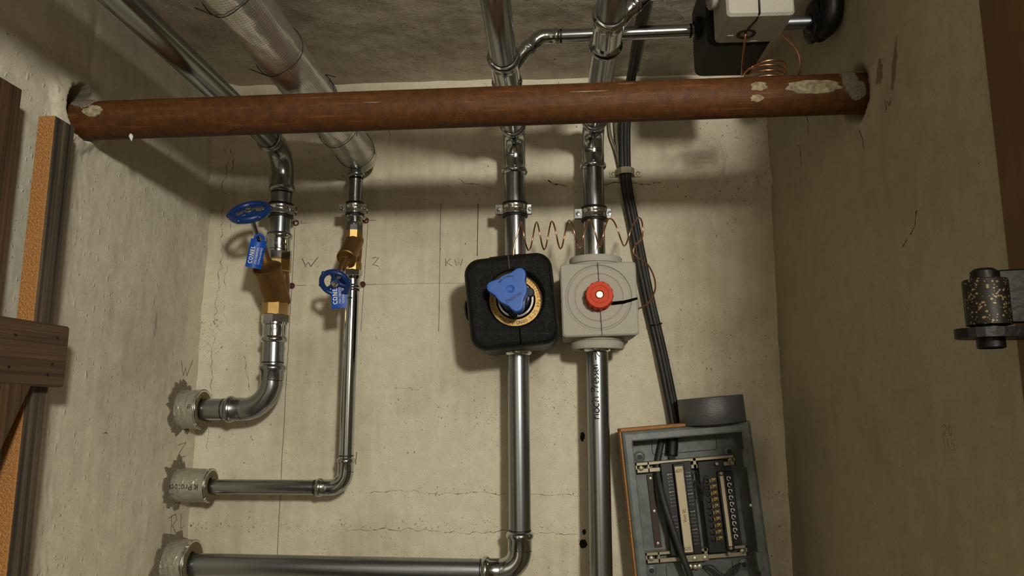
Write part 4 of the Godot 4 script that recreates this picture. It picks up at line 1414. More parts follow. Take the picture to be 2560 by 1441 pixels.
	st = mk()
	loft(st, [circ(0.01, -0.082), rrect(0.088, 0.094, 0.006, -0.082), rrect(0.0945, 0.1005, 0.006, -0.078), rrect(0.0945, 0.1005, 0.006, -0.004), rrect(0.0885, 0.0945, 0.004, 0.0), circ(0.03, 0.0), circ(0.001, 0.0)], xf, true, true, false)
	part("shell", st, "grey_foam", t)
	st = mk()
	tube(st, [Vector3(0.2955, 2.145, -0.9545), Vector3(0.2945, 2.10, -0.9545), Vector3(0.2965, 2.07, -0.9545), Vector3(0.2960, 2.042, -0.9548), Vector3(0.2950, 2.0398, -0.97), Vector3(0.2900, 2.0397, -0.99), Vector3(0.2890, 2.0397, -1.005)], 0.0016, 6)
	part("seam", st, "rubber", t)
	st = mk()
	lathe(st, [Vector2(0.026, 0), Vector2(0.026, 0.012), Vector2(0.022, 0.015), Vector2(0.014, 0.015), Vector2(0.014, 0.004)], along(Vector3(0.2525, 2.105, -1.0), Vector3.LEFT), 36)
	part("collar", st, "grey_foam", t)
	st = mk()
	lathe(st, [Vector2(0.014, -0.001), Vector2(0.014, 0.0012), Vector2(0.009, 0.0012), Vector2(0.009, -0.001)], along(Vector3(0.291, 2.0404, -1.008), Vector3.DOWN), 28)
	part("port", st, "pertinax", t)
	st = mk()
	box(st, Transform3D(Basis.IDENTITY, Vector3(0.269, 2.0400, -1.0125)), Vector3(0.009, 0.001, 0.003), 0.0002)
	box(st, Transform3D(Basis.IDENTITY, Vector3(0.303, 2.0400, -1.031)), Vector3(0.020, 0.001, 0.003), 0.0002)
	part("clip", st, "tin", t)
	# its capillary
	t = thing("capillary_tube", "coiled copper capillary tube hanging from the pale box under the ceiling", "copper tube", Vector3(0.32, 2.0, -1.08))
	pts = [Vector3(0.2905, 2.044, -1.006), Vector3(0.2900, 2.032, -1.012), Vector3(0.2925, 2.016, -1.035), Vector3(0.2960, 2.003, -1.058), Vector3(0.2985, 2.0035, -1.066), Vector3(0.3060, 2.014, -1.072)]
	for i in 46:
		# each turn of the coil passes the pipe side first
		var a := PI * 0.80 - TAU * i / 11.0
		var rr := 0.031 + 0.003 * exp(-pow((i - 2) / 2.5, 2.0))
		pts.append(Vector3(0.346 + rr * cos(a), 2.032 - 0.0088 * (i - 3.5) / 11.0 - (0.008 * exp(-i / 1.5)), -1.109 + rr * sin(a)))
	pts.append_array([Vector3(0.372, 1.975, -1.10), Vector3(0.3835, 1.990, -1.085), Vector3(0.3870, 2.0175, -1.065), Vector3(0.3780, 2.040, -1.055), Vector3(0.3580, 2.056, -1.045), Vector3(0.3440, 2.062, -1.032)]) 
	st = mk()
	tube(st, spline(pts, 4), 0.00155, 8)
	part("tube", st, "copper", t)
	# iron fittings where the branch reaches the right wall
	t = thing("pipe_fitting", "black iron elbow with a round flange entering the right wall above the rusty pipe", "pipe fitting", Vector3(0.40, 2.06, -1.11))
	pipe("pipe", Vector3(0.352, 2.112, -1.11), Vector3(0.440, 2.112, -1.11), 0.0112, "galvanised", t)
	st = mk()
	lathe(st, [Vector2(0.012, 0), Vector2(0.030, 0), Vector2(0.034, 0.003), Vector2(0.034, 0.008), Vector2(0.030, 0.011), Vector2(0.020, 0.011)], along(Vector3(0.4225, 2.112, -1.11), Vector3.RIGHT), 40)
	part("flange", st, "black_iron", t)
	st = mk()
	tube(st, spline([Vector3(0.428, 2.112, -1.11), Vector3(0.435, 2.104, -1.108), Vector3(0.4385, 2.094, -1.098), Vector3(0.442, 2.096, -1.080), Vector3(0.443, 2.112, -1.070), Vector3(0.443, 2.135, -1.066)], 5), 0.017, 24, true, [])
	torus(st, along(Vector3(0.443, 2.134, -1.066), Vector3.UP), 0.0165, 0.005, 32, 10)
	torus(st, along(Vector3(0.4385, 2.095, -1.100), Vector3(0.4, -0.5, 0.5)), 0.017, 0.005, 32, 10)
	part("elbow", st, "black_iron", t)
	st = mk()
	tube(st, [Vector3(0.443, 2.140, -1.066), Vector3(0.447, 2.156, -1.05), Vector3(0.495, 2.168, -1.03)], 0.014, 24)
	part("wall_pipe", st, "black_iron", t)

# lettering set round a ring, read from inside (top outward) or, with over, from outside
func arc_text(parent: Node, txt: String, xf: Transform3D, r: float, z: float, a0: float, a1: float, h: float, over := false, m := "black_ink") -> void:
	for i in txt.length():
		if txt[i] == " ":
			continue
		var a := lerpf(a0, a1, float(i) / maxi(txt.length() - 1, 1))
		var rot := a - PI / 2 if over else a + PI / 2
		lettering("letter", txt[i], h, m, parent, xf * Transform3D(Basis(Vector3(0, 0, 1), rot), Vector3(r * cos(a), r * sin(a), z)))

# ---------------------------------------------------------------- rusty pipe, cables, door, hinge
func build_beam() -> void:
	var a := Vector3(-0.785, 1.9395, -1.040)
	var b := Vector3(0.512, 1.9575, -1.040)
	var r := 0.0300
	var t := thing("steel_pipe", "thick rusty brown pipe spanning the niche from the left wall to the right wall", "pipe", a)
	var st := mk()
	var pts := []
	for i in 40:
		pts.append(a.lerp(b, i / 39.0))
	tube(st, pts, r, 48)
	part("pipe", st, "rusty_steel", t)
	# flecks of paint and mortar sticking to its round face: (x, angle from facing the camera upward, half length, half height angle)
	var patch := func(called: String, x: float, ang: float, hl: float, ha: float, m: String, sd: int, thick: float) -> void:
		var s2 := mk()
		var n := 30
		var P := func(px: float, an: float, k: float) -> Vector3:
			var c := a.lerp(b, (px - a.x) / (b.x - a.x))
			return c + Vector3(0, sin(an), cos(an)) * (r + k)
		var rings := []
		for lv in [[1.0, -0.0005], [0.92, thick], [0.45, thick * 1.2]]:
			var ring := []
			for i in n:
				var w := TAU * i / n
				var k: float = lv[0] * (1.0 + 0.30 * nz.get_noise_2d(cos(w) * 110 + sd * 91, sin(w) * 110) + 0.10 * nz.get_noise_2d(cos(w) * 500 + sd * 91, sin(w) * 500))
				ring.append(P.call(x + hl * k * cos(w), ang + ha * k * sin(w), lv[1]))
			rings.append(ring)
		var nn := Vector3(0, sin(ang), cos(ang))
		for j in 2:
			for i in n:
				face(s2, [rings[j][i], rings[j][(i + 1) % n], rings[j + 1][(i + 1) % n], rings[j + 1][i]], nn)
		for i in n:
			face(s2, [P.call(x, ang, thick * 1.2), rings[2][i], rings[2][(i + 1) % n]], nn)
		part(called, s2, m, t)
	patch.call("paint_patch", 0.384, 0.02, 0.040, 0.36, "old_paint", 1, 0.0010)
	patch.call("paint_patch", 0.306, 0.16, 0.012, 0.28, "old_paint", 5, 0.0005)
	patch.call("paint_patch", 0.303, -0.45, 0.010, 0.18, "old_paint", 6, 0.0005)
	patch.call("mortar_patch", 0.437, 0.5, 0.012, 0.9, "chipped_plaster", 7, 0.0025)
	patch.call("mortar_patch", 0.446, -0.25, 0.012, 0.5, "chipped_plaster", 8, 0.002)
	patch.call("mortar_patch", -0.700, 0.10, 0.016, 0.32, "old_paint", 9, 0.0015)
	patch.call("mortar_patch", -0.722, 0.85, 0.020, 0.5, "chipped_plaster", 10, 0.002)
	patch.call("scratch", 0.058, 0.20, 0.030, 0.022, "old_paint", 12, 0.0002)
	patch.call("scratch", 0.115, 0.68, 0.012, 0.015, "old_paint", 13, 0.0002)
	patch.call("scratch", -0.265, 0.02, 0.012, 0.02, "old_paint", 14, 0.0002)
	st = mk()
	lathe(st, [Vector2(0, -0.0085), Vector2(0.0010, -0.006), Vector2(0.0030, -0.001), Vector2(0.0032, 0.001), Vector2(0.0018, 0.004), Vector2(0, 0.0055)], Transform3D(Basis(Vector3(0, 0, 1), 0.2), Vector3(-0.6450, 1.9075, -1.026)), 14)
	part("paint_drip", st, "white_print", t)

func build_cables() -> void:
	var t := thing("cable_bundle", "black tarred cable bundle slanting down the wall into the switch box", "cable", Vector3(0.25, 1.45, -1.485))
	var mids := [Vector3(0.160, 2.186, -0.70), Vector3(0.163, 2.186, -1.0), Vector3(0.166, 2.186, -1.16), Vector3(0.170, 2.186, -1.30), Vector3(0.174, 2.184, -1.44), Vector3(0.171, 2.165, -1.476), Vector3(0.165, 2.125, -1.474), Vector3(0.1600, 2.075, -1.470), Vector3(0.1590, 1.982, -1.470), Vector3(0.1640, 1.935, -1.478), Vector3(0.1720, 1.891, -1.481), Vector3(0.2000, 1.721, -1.481), Vector3(0.2220, 1.610, -1.481), Vector3(0.2410, 1.500, -1.481), Vector3(0.2480, 1.455, -1.480), Vector3(0.2520, 1.425, -1.478)]
	var offs := [[-0.0062, 0.0, 0.0066, "tarred_cable"], [0.0058, 0.001, 0.0060, "tarred_cable"], [0.0005, 0.0045, 0.0054, "tarred_cable"]]
	for o in offs:
		var pts := []
		for i in mids.size():
			var m: Vector3 = mids[i]
			# out from the wall, or down from the ceiling
			var outw := Vector3(0, -1, 0) if m.z > -1.45 and m.y > 2.15 else Vector3(0, 0, 1)
			pts.append(m + Vector3(o[0] * (0.62 if outw.y < 0 else 1.0), 0, 0) + outw * o[1])
		var st := mk()
		tube(st, spline(pts, 5), o[2], 14)
		part("cable", st, o[3], t)
	var st := mk()
	tube(st, spline([Vector3(0.1740, 2.186, -0.9), Vector3(0.1765, 2.186, -1.16), Vector3(0.1800, 2.186, -1.30), Vector3(0.1830, 2.186, -1.42)], 5), 0.0042, 10)
	part("painted_cable", st, "painted_cable", t, "pale paint-smeared cable")
	st = mk()
	torus(st, along(Vector3(0.2125, 1.660, -1.480), Vector3(0.2, -1, 0)), 0.0135, 0.0014, 28, 6)
	part("tie", st, "rubber", t)
	t = thing("thin_wire", "thin pale wire on the wall between the right supply pipe and the black cables", "wire", Vector3(0.13, 1.98, -1.47))
	st = mk()
	tube(st, spline([Vector3(0.127, 2.17, -1.470), Vector3(0.1285, 2.08, -1.472), Vector3(0.1380, 2.04, -1.474), Vector3(0.1480, 1.99, -1.476), Vector3(0.1520, 1.965, -1.478)], 5), 0.0022, 8)
	tube(st, spline([Vector3(0.140, 2.17, -1.470), Vector3(0.1415, 2.08, -1.472), Vector3(0.1440, 2.03, -1.474), Vector3(0.1480, 1.99, -1.478)], 5), 0.0022, 8)
	part("strand", st, "painted_cable", t)
	t = thing("cable_clip", "metal saddle clip holding the black cables to the wall", "cable clip", Vector3(0.159, 1.982, -1.485))
	st = mk()
	var arcp := []
	for p in [[-0.031, -0.0125], [-0.0205, -0.0125], [-0.0185, 0.002], [-0.010, 0.0135], [0.0, 0.016], [0.010, 0.0135], [0.0175, 0.002], [0.0195, -0.0125], [0.033, -0.0125]]:
		arcp.append(p)
	for i in arcp.size() - 1:
		var p0 := Vector3(0.159 + arcp[i][0], 1.983, -1.470 + arcp[i][1])
		var p1 := Vector3(0.159 + arcp[i + 1][0], 1.983, -1.470 + arcp[i + 1][1])
		box(st, along((p0 + p1) / 2, p1 - p0, Vector3.UP), Vector3(0.014, p0.distance_to(p1) + 0.0008, 0.0014), 0.0004)
	part("strap", st, "zinc_rail", t)
	for dx in [-0.025, 0.027]:
		st = mk()
		lathe(st, [Vector2(0.0045, 0), Vector2(0.0042, 0.0022), Vector2(0.002, 0.003), Vector2(0, 0.003)], along(Vector3(0.159 + dx, 1.983, -1.482), Vector3(0, 0, 1)), 14)
		part("screw", st, "zinc_rail", t)

func build_door() -> void:
	var t := thing("batten_door", "open brown batten door with ledge and brace standing along the left wall", "door", Vector3(-0.69, 0.0, -0.80))
	var st := mk()
	abox(st, Vector3(-0.7145, 0.06, -0.962), Vector3(-0.690, 1.8985, -0.9195), 0.0012)
	part("batten", st, "wood_grey", t, "weathered grey batten with a fresh orange edge")
	st = mk()
	abox(st, Vector3(-0.7140, 0.061, -0.922), Vector3(-0.6905, 1.8980, -0.9188), 0.0006)
	part("sawn_edge", st, "wood_orange", t, "fresh orange sawn edge")
	var zz := -0.855
	for i in 5:
		st = mk()
		abox(st, Vector3(-0.7145, 0.06, zz), Vector3(-0.690, 1.9075 - 0.003 * (i % 2), zz + 0.125), 0.0015)
		part("board", st, "wood_dark", t)
		zz += 0.165
	for y in [[1.5225, 1.606], [0.30, 0.385]]:
		st = mk()
		abox(st, Vector3(-0.690, y[0], -0.962), Vector3(-0.667, y[1], 0.02), 0.003)
		var lg := part("ledge", st, "wood_ledger", t)
		if y[0] > 1.0:
			for q in [[-0.937, 1.588], [-0.932, 1.552], [-0.925, 1.538], [-0.86, 1.585], [-0.855, 1.545]]:
				var ns := mk()
				lathe(ns, [Vector2(0.0019, -0.002), Vector2(0.0019, 0.0006), Vector2(0, 0.0010)], along(Vector3(-0.667, q[1], q[0]), Vector3.RIGHT), 10)
				part("nail", ns, "rubber", lg)
	st = mk()
	# brace: top end tucked under the ledge, running down towards the hinge side
	var a := Vector2(-0.9005, 1.5285)
	var dirb := Vector2(0.46, -0.888).normalized()
	var perp := Vector2(0.888, 0.46).normalized()
	var poly := PackedVector2Array([a, a + Vector2(0.112, 0.0), a + Vector2(0.112, 0.0) + dirb * 1.22, a + dirb * 1.27])
	var xf := Transform3D(Basis(Vector3(0, 0, 1), Vector3(0, 1, 0), Vector3(-1, 0, 0)), Vector3(-0.668, 0, 0))
	prism(st, poly, 0.022, xf)
	part("brace", st, "wood_dark", t)
	# hinge at the right edge
	t = thing("door_hinge", "speckled rusty hinge barrel on a flat iron hook at the right edge", "hinge", Vector3(0.389, 1.556, -0.66))
	st = mk()
	lathe(st, [Vector2(0.0150, 0), Vector2(0.0178, 0.0008), Vector2(0.0180, 0.040), Vector2(0.0172, 0.0415), Vector2(0.011, 0.042)], along(Vector3(0.389, 1.5685, -0.66), Vector3.UP), 36)
	part("barrel", st, "speckled_iron", t)
	st = mk()
	lathe(st, [Vector2(0.0100, -0.064), Vector2(0.0112, -0.063), Vector2(0.0112, -0.001), Vector2(0.0108, 0.005), Vector2(0.0080, 0.0075), Vector2(0, 0.008)], along(Vector3(0.389, 1.6125, -0.66), Vector3.UP), 28)
	part("pin", st, "black_iron", t)
	st = mk()
	var plate := []
	for i in 13:
		var w := PI / 2 + PI * i / 12
		plate.append(Vector2(0.389 + 0.029 * cos(w), -0.66 + 0.022 * sin(w)))
	plate.append_array([Vector2(0.475, -0.682), Vector2(0.475, -0.638)])
	prism(st, PackedVector2Array(plate), 0.0085, Transform3D(Basis(Vector3(1, 0, 0), Vector3(0, 0, 1), Vector3(0, -1, 0)), Vector3(0, 1.566, 0)))
	part("hook_plate", st, "black_iron", t)
	st = mk()
	box(st, Transform3D(Basis(Vector3(0, 1, 0), -0.25), Vector3(0.428, 1.594, -0.648)), Vector3(0.062, 0.048, 0.006), 0.0015)
	part("strap", st, "black_iron", t)

# ---------------------------------------------------------------- switch box (u to the right, v down, w out of the wall, from the front's top left corner)
func build_switchbox() -> void:
	var at := Vector3(0.1312, 1.4472, -1.400)
	var t := thing("switch_box", "open grey metal switch box with terminal strips and orange wooden backing, hanging askew", "switch box", at)
	t.rotation.z = deg_to_rad(5.0)
	O = Vector3.ZERO
	var P := func(u: float, v: float, w: float) -> Vector3: return Vector3(u, -v, w)
	var W := 0.2428
	var H := 0.43
	var rect := func(i: float, w: float, extra := 0.0) -> Array:
		return [Vector3(i, -H + i, w), Vector3(W - i, -H + i, w), Vector3(W - i, -i - extra, w), Vector3(i, -i - extra, w)]
	var st := mk()
	loft(st, [rect.call(0.0, -0.080), rect.call(0.0, -0.006), rect.call(0.0018, -0.002), rect.call(0.006, 0.0), rect.call(0.0165, 0.0), rect.call(0.0188, -0.0015), rect.call(0.0188, -0.010), rect.call(0.0070, -0.012), rect.call(0.0070, -0.068)], Transform3D.IDENTITY)
	part("casing", st, "grey_enamel", t)
	st = mk()
	abox(st, Vector3(0.006, -H + 0.006, -0.074), Vector3(W - 0.006, -0.006, -0.066))
	var bp := part("back_plate", st, "grey_enamel", t)
	for s in [[0.062, 0.024, 0.188, 0.052], [0.062, 0.262, 0.188, 0.29]]:
		st = mk()
		tube(st, [P.call(s[0], s[1], -0.0658), P.call(s[0], s[3] - 0.003, -0.0658), P.call(s[0] + 0.003, s[3], -0.0658), P.call(s[2] - 0.003, s[3], -0.0658), P.call(s[2], s[3] - 0.003, -0.0658), P.call(s[2], s[1], -0.0658)], 0.0006, 5)
		part("pressed_outline", st, "rubber", bp)
	for q in [[0.0358, 0.0539], [0.2109, 0.0575], [0.0340, 0.268], [0.2100, 0.270]]:
		st = mk()
		lathe(st, [Vector2(0.0115, 0), Vector2(0.0110, 0.0025), Vector2(0.0085, 0.0035), Vector2(0.0075, 0.0015), Vector2(0.0050, 0.0020), Vector2(0.0040, -0.002)], along(P.call(q[0], q[1], -0.066), Vector3(0, 0, 1)), 28)
		part("mounting_boss", st, "grey_enamel", bp)
		st = mk()
		lathe(st, [Vector2(0.0046, 0.0), Vector2(0, 0.0002)], along(P.call(q[0], q[1], -0.0655), Vector3(0, 0, 1)), 16)
		part("boss_hole", st, "rubber", bp)
	# wooden backing frame, seen as a thin edge round the metal
	for s in [[-0.0035, -0.0055, 0.0, H], [-0.0035, -0.0055, W * 0.72, 0.0]]:
		st = mk()
		abox(st, Vector3(s[0], -s[3], -0.046), Vector3(s[2], -s[1], -0.008), 0.001)
		part("backing_board", st, "wood_orange", t)
	# brown strip with three rivets
	st = mk()
	abox(st, P.call(0.0450, 0.226, -0.066), P.call(0.0585, 0.089, -0.063), 0.0005)
	var strip := part("brown_strip", st, "pertinax", t)
	for v in [0.096, 0.158, 0.218]:
		st = mk()
		lathe(st, [Vector2(0.0026, 0), Vector2(0.0024, 0.001), Vector2(0, 0.0014)], along(P.call(0.0518, v, -0.063), Vector3(0, 0, 1)), 12)
		part("rivet", st, "tin", strip)
	# slotted rails: each two edges and bridges, with screws
	for rl in [[0.0628, 0.0820], [0.2300, 0.2495]]:
		st = mk()
		var v0: float = rl[0]
		var v1: float = rl[1]
		var bars := [[0.0235, v0, 0.2145, v0 + 0.0055], [0.0235, v1 - 0.0075, 0.2145, v1], [0.0235, v0, 0.0265, v1], [0.0465, v0, 0.0500, v1], [0.134, v0, 0.140, v1], [0.2115, v0, 0.2145, v1]]
		for bq in bars:
			abox(st, P.call(bq[0], bq[3], -0.0445), P.call(bq[2], bq[1], -0.0425), 0.0005)
		abox(st, P.call(0.0235, v0 + 0.0012, -0.066), P.call(0.2145, v0, -0.0430))
		var rail := part("mounting_rail", st, "zinc_rail", t)
		for u in [0.0335, 0.2050]:
			st = mk()
			lathe(st, [Vector2(0.0050, 0), Vector2(0.0048, 0.0022), Vector2(0.0030, 0.0032), Vector2(0, 0.0034)], along(P.call(u, (v0 + v1) / 2 + 0.001, -0.0430), Vector3(0, 0, 1)), 18)
			part("screw", st, "zinc_rail", rail)
	st = mk()
	abox(st, P.call(0.090, 0.2520, -0.0420), P.call(0.140, 0.2390, -0.0385), 0.0008)
	var bus := part("earth_bar", st, "zinc_rail", t)
	for q in [[0.096, 0.246], [0.114, 0.246], [0.133, 0.246], [0.104, 0.260], [0.113, 0.261], [0.121, 0.2605]]:
		st = mk()
		lathe(st, [Vector2(0.0044, -0.004), Vector2(0.0044, 0.0020), Vector2(0.0034, 0.0028), Vector2(0, 0.0028)], along(P.call(q[0], q[1], -0.0385), Vector3(0, 0, 1)), 14)
		part("screw", st, "tin", bus)
	# left strip of solder tags
	st = mk()
	abox(st, P.call(0.0700, 0.2378, -0.0520), P.call(0.1284, 0.0665, -0.0340), 0.001)
	abox(st, P.call(0.0925, 0.2350, -0.0345), P.call(0.1135, 0.0690, -0.0245), 0.001)
	var ts := part("terminal_strip", st, "bakelite", t, "black strip with rows of solder tags")
	st = mk()
	abox(st, P.call(0.0948, 0.2312, -0.0246), P.call(0.1100, 0.0740, -0.0235), 0.0002)
	var lab := part("paper_label", st, "paper", ts)
	lettering("handwriting", "401", 0.0062, "pencil", lab, Transform3D(Basis(Vector3(0, 0, 1), 0.05), P.call(0.1020, 0.0825, -0.0233)))
	lettering("handwriting", "420", 0.0062, "pencil", lab, Transform3D(Basis(Vector3(0, 0, 1), 0.05), P.call(0.1000, 0.2245, -0.0233)))
	lettering("handwriting", "Von Vt.", 0.0060, "pencil", lab, Transform3D(Basis(Vector3(0, 0, 1), PI / 2), P.call(0.1025, 0.164, -0.0233)))
	var pin := mk()
	O = Vector3.ZERO
	box(pin, Transform3D.IDENTITY, Vector3(0.0100, 0.0011, 0.0035), 0.0003)
	box(pin, Transform3D(Basis.IDENTITY, Vector3(-0.0035, -0.0012, 0.0005)), Vector3(0.0016, 0.0018, 0.003), 0.0002)
	pin.generate_normals()
	var pm := pin.commit()
	for i in 21:
		for s in [0, 1]:
			if i == 10 or (i == 11 and s == 0):
				continue
			var o := MeshInstance3D.new()
			o.name = "solder_tag"
			o.mesh = pm
			o.material_override = M["tin"] if (i * 7 + s * 3) % 5 == 0 else M["galvanised"]
			o.position = P.call([0.0850, 0.1195][s], 0.0880 + i * 0.00655, -0.0330)
			if s == 1:
				o.rotation.z = PI
			ts.add_child(o, true)
	# right strip: ten brass screw terminals, ten pale lugs
	st = mk()
	abox(st, P.call(0.1415, 0.2385, -0.0520), P.call(0.1905, 0.0695, -0.0360), 0.001)
	abox(st, P.call(0.1740, 0.2340, -0.0365), P.call(0.1885, 0.0900, -0.0270), 0.001)
	abox(st, P.call(0.1905, 0.2290, -0.0520), P.call(0.2070, 0.0930, -0.0450), 0.001)
	ts = part("terminal_strip", st, "bakelite", t, "black strip with brass screw terminals and pale lugs")
	st = mk()
	abox(st, P.call(0.1780, 0.2265, -0.0272), P.call(0.1842, 0.0985, -0.0260), 0.0002)
	part("paper_label", st, "paper", ts)
	for q in [[0.1813, 0.0935], [0.1811, 0.2305], [0.1755, 0.0755], [0.1770, 0.2400], [0.2030, 0.0745]]:
		st = mk()
		lathe(st, [Vector2(0.0032, -0.008), Vector2(0.0032, 0.0006), Vector2(0.0024, 0.0014), Vector2(0, 0.0014)], along(P.call(q[0], q[1], -0.0272), Vector3(0, 0, 1)), 14)
		part("screw", st, "zinc_rail", ts)
	var tb := mk()
	box(tb, Transform3D.IDENTITY, Vector3(0.0100, 0.0082, 0.005), 0.0008)
	box(tb, Transform3D(Basis.IDENTITY, Vector3(-0.003, -0.0015, -0.003)), Vector3(0.010, 0.0072, 0.004), 0.0005)
	tb.generate_normals()
	var tbm := tb.commit()
	var sc := mk()
	lathe(sc, [Vector2(0.0030, 0), Vector2(0.0030, 0.0012), Vector2(0.0020, 0.0018), Vector2(0, 0.0018)], along(Vector3.ZERO, Vector3(0, 0, 1)), 12)
	box(sc, Transform3D(Basis(Vector3(0, 0, 1), 0.8), Vector3(0, 0, 0.0015)), Vector3(0.0052, 0.0007, 0.0008))
	sc.generate_normals()
	var scm := sc.commit()
	var lg := mk()
	box(lg, Transform3D(Basis.IDENTITY, Vector3(-0.0016, 0, 0)), Vector3(0.0018, 0.0068, 0.002), 0.0004)
	box(lg, Transform3D(Basis.IDENTITY, Vector3(0.001, 0.0030, 0)), Vector3(0.0055, 0.0016, 0.002), 0.0004)
	box(lg, Transform3D(Basis.IDENTITY, Vector3(0.0040, 0.0008, 0.0005)), Vector3(0.0024, 0.0040, 0.0025), 0.0005)
	box(lg, Transform3D(Basis.IDENTITY, Vector3(0.0008, -0.0040, 0.0)), Vector3(0.0022, 0.0022, 0.002), 0.0004)
	lg.generate_normals()
	var lgm := lg.commit()
	for i in 10:
		var v := 0.1050 + i * 0.01185
		var o := MeshInstance3D.new()
		o.name = "terminal"
		o.mesh = tbm
		o.material_override = M["dull_brass"]
		o.position = P.call(0.1668 - i * 0.00012, v, -0.0340)
		ts.add_child(o, true)
		var o2 := MeshInstance3D.new()
		o2.name = "lug"
		o2.mesh = lgm
		o2.material_override = M["white_print"]
		o2.position = P.call(0.1945 - i * 0.0001, v, -0.0350)
		ts.add_child(o2, true)
		var o3 := MeshInstance3D.new()
		o3.name = "terminal_screw"
		o3.mesh = scm
		o3.material_override = M["dull_brass"]
		o3.position = P.call(0.1672 - i * 0.00012, v, -0.0315)
		ts.add_child(o3, true)
		st = mk()
		lathe(st, [Vector2(0.0050, -0.004), Vector2(0.0050, 0.0005), Vector2(0.0035, 0.0012), Vector2(0.0030, -0.001), Vector2(0, -0.001)], along(P.call(0.1530, v + 0.002, -0.0360), Vector3(0, 0, 1)), 14)
		part("wire_port", st, "bakelite", ts)
	# cables inside
	st = mk()
	tube(st, spline([P.call(0.083, 0.012, -0.060), P.call(0.080, 0.030, -0.060), P.call(0.071, 0.058, -0.058), P.call(0.0655, 0.080, -0.052), P.call(0.0655, 0.115, -0.035), P.call(0.0690, 0.145, -0.025), P.call(0.0760, 0.180, -0.020), P.call(0.0860, 0.225, -0.018), P.call(0.0960, 0.262, -0.020), P.call(0.106, 0.300, -0.03)], 5), 0.0062, 12)
	part("inner_cable", st, "grey_cable", t)
	st = mk()
	tube(st, spline([P.call(0.100, 0.006, -0.055), P.call(0.101, 0.030, -0.055), P.call(0.0985, 0.046, -0.055), P.call(0.0965, 0.055, -0.054)], 5), 0.0115, 14, true, [])
	part("inner_cable", st, "rubber", t)
	st = mk()
	for k in 5:
		tube(st, spline([P.call(0.0925 + k * 0.002, 0.054, -0.054), P.call(0.0925 + k * 0.0025, 0.064, -0.052), P.call(0.094 + k * 0.003, 0.072, -0.045)], 4), 0.0014, 6)
	part("inner_wire", st, "grey_cable", t)
	rng.seed = 4
	for k in 9:
		st = mk()
		var v0 := rng.randf_range(0.085, 0.13)
		tube(st, spline([P.call(0.128, v0 + 0.01, -0.040), P.call(0.134 + rng.randf_range(-0.003, 0.003), v0 - 0.004, -0.030), P.call(0.140 + rng.randf_range(-0.004, 0.004), v0 + rng.randf_range(0.0, 0.03), -0.034), P.call(0.150, 0.098 + k * 0.004, -0.033), P.call(0.158, 0.100 + k * 0.004, -0.036)], 5), 0.0006, 5)
		part("inner_wire", st, "grey_cable", t)
	for k in 3:
		st = mk()
		tube(st, spline([P.call(0.125 + k * 0.004, 0.262, -0.045), P.call(0.145, 0.262 + k * 0.006, -0.040), P.call(0.162, 0.278 + k * 0.004, -0.038), P.call(0.185, 0.280 - k * 0.006, -0.04), P.call(0.200, 0.262, -0.045)], 5), 0.0014, 6)
		part("inner_wire", st, "grey_cable", t)
	# hinge tabs and catch on the right inner edge, torn paper on the left
	for v in [0.050, 0.235]:
		st = mk()
		abox(st, P.call(0.2195, v + 0.034, -0.0125), P.call(0.2290, v, 0.0012), 0.0008)
		part("hinge_tab", st, "grey_enamel", t)
	st = mk()
	lathe(st, [Vector2(0.0030, -0.004), Vector2(0.0030, 0.0010), Vector2(0.0018, 0.0020), Vector2(0, 0.0020)], along(P.call(0.2230, 0.153, -0.004), Vector3(0, 0, 1)), 14)
	part("catch_screw", st, "tin", t)
	# roll of tape standing on the box
	var up := Vector3(-sin(deg_to_rad(5.0)), cos(deg_to_rad(5.0)), 0)
	var rt := Vector3(up.y, -up.x, 0)
	var base := at + rt * 0.1795 + Vector3(0, 0, -0.032) + up * 0.0004
	t = thing("tape_roll", "silver duct tape roll standing on top of the switch box", "tape roll", base)
	st = mk()
	lathe(st, [Vector2(0.0405, 0), Vector2(0.0615, 0), Vector2(0.0622, 0.0008), Vector2(0.0622, 0.0492), Vector2(0.0615, 0.050), Vector2(0.0405, 0.050)], along(base, up), 72)
	part("tape", st, "silver_tape", t)
	st = mk()
	lathe(st, [Vector2(0.0405, 0.050), Vector2(0.0380, 0.050), Vector2(0.0380, 0), Vector2(0.0405, 0)], along(base, up), 48)
	part("core", st, "cardboard", t)

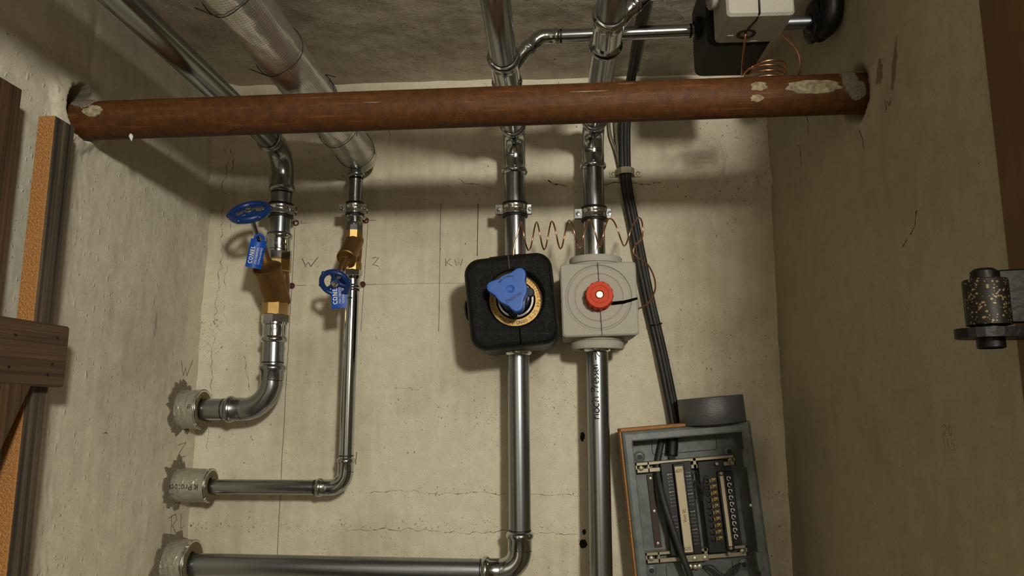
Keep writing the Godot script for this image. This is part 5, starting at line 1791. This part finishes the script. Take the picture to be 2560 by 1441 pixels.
func build_lamp() -> void:
	var c := Vector3(0.525, 1.990, 1.00)
	var t := thing("pendant_lamp", "bare round bulb hanging from the passage ceiling", "lamp", c)
	var st := mk()
	ball(st, c, 0.085, 28)
	part("bulb", st, "lamp_glass", t)
	st = mk()
	lathe(st, [Vector2(0.026, 0.078), Vector2(0.026, 0.115), Vector2(0.010, 0.125), Vector2(0, 0.125)], along(c, Vector3.UP), 24)
	part("socket", st, "rubber", t)
	st = mk()
	tube(st, [c + Vector3(0, 0.12, 0), Vector3(c.x, CEIL + 0.003, c.z)], 0.0035, 10)
	part("cord", st, "rubber", t)
	var l := OmniLight3D.new()
	l.name = "lamp_light"
	l.light_color = LIGHT_COLOR
	l.light_energy = LIGHT_ENERGY
	l.light_size = 0.08
	l.omni_range = 8.0
	l.omni_attenuation = 2.0
	l.shadow_enabled = true
	t.add_child(l)

var LIGHT_COLOR := Color(1.0, 0.988, 0.94)
var LIGHT_ENERGY := 3.4

func _ready() -> void:
	# camera: a phone held at 1.5 m, tilted up 9 degrees and turned 3 degrees to the left
	var cam := Camera3D.new()
	cam.name = "camera"
	cam.fov = 43.63
	cam.near = 0.02
	cam.far = 50.0
	cam.position = Vector3(0, 1.5, 0)
	cam.rotation = Vector3(deg_to_rad(9.152), deg_to_rad(3.139), 0)
	add_child(cam)
	cam.current = true
	var we := WorldEnvironment.new()
	we.name = "world"
	var env := Environment.new()
	env.background_mode = Environment.BG_COLOR
	env.background_color = Color(0, 0, 0)
	env.tonemap_mode = Environment.TONE_MAPPER_LINEAR
	env.tonemap_exposure = 1.0
	env.sdfgi_enabled = true
	env.ssao_enabled = true
	env.ssil_enabled = true
	we.environment = env
	add_child(we)
	nz.noise_type = FastNoiseLite.TYPE_SIMPLEX_SMOOTH
	nz.frequency = 0.01
	nz.seed = 3
	nz.fractal_octaves = 3
	make_materials()
	build_lamp()
	build_room()
	build_beam()
	build_pipes()
	build_valves()
	build_boxes()
	build_cables()
	build_door()
	build_switchbox()
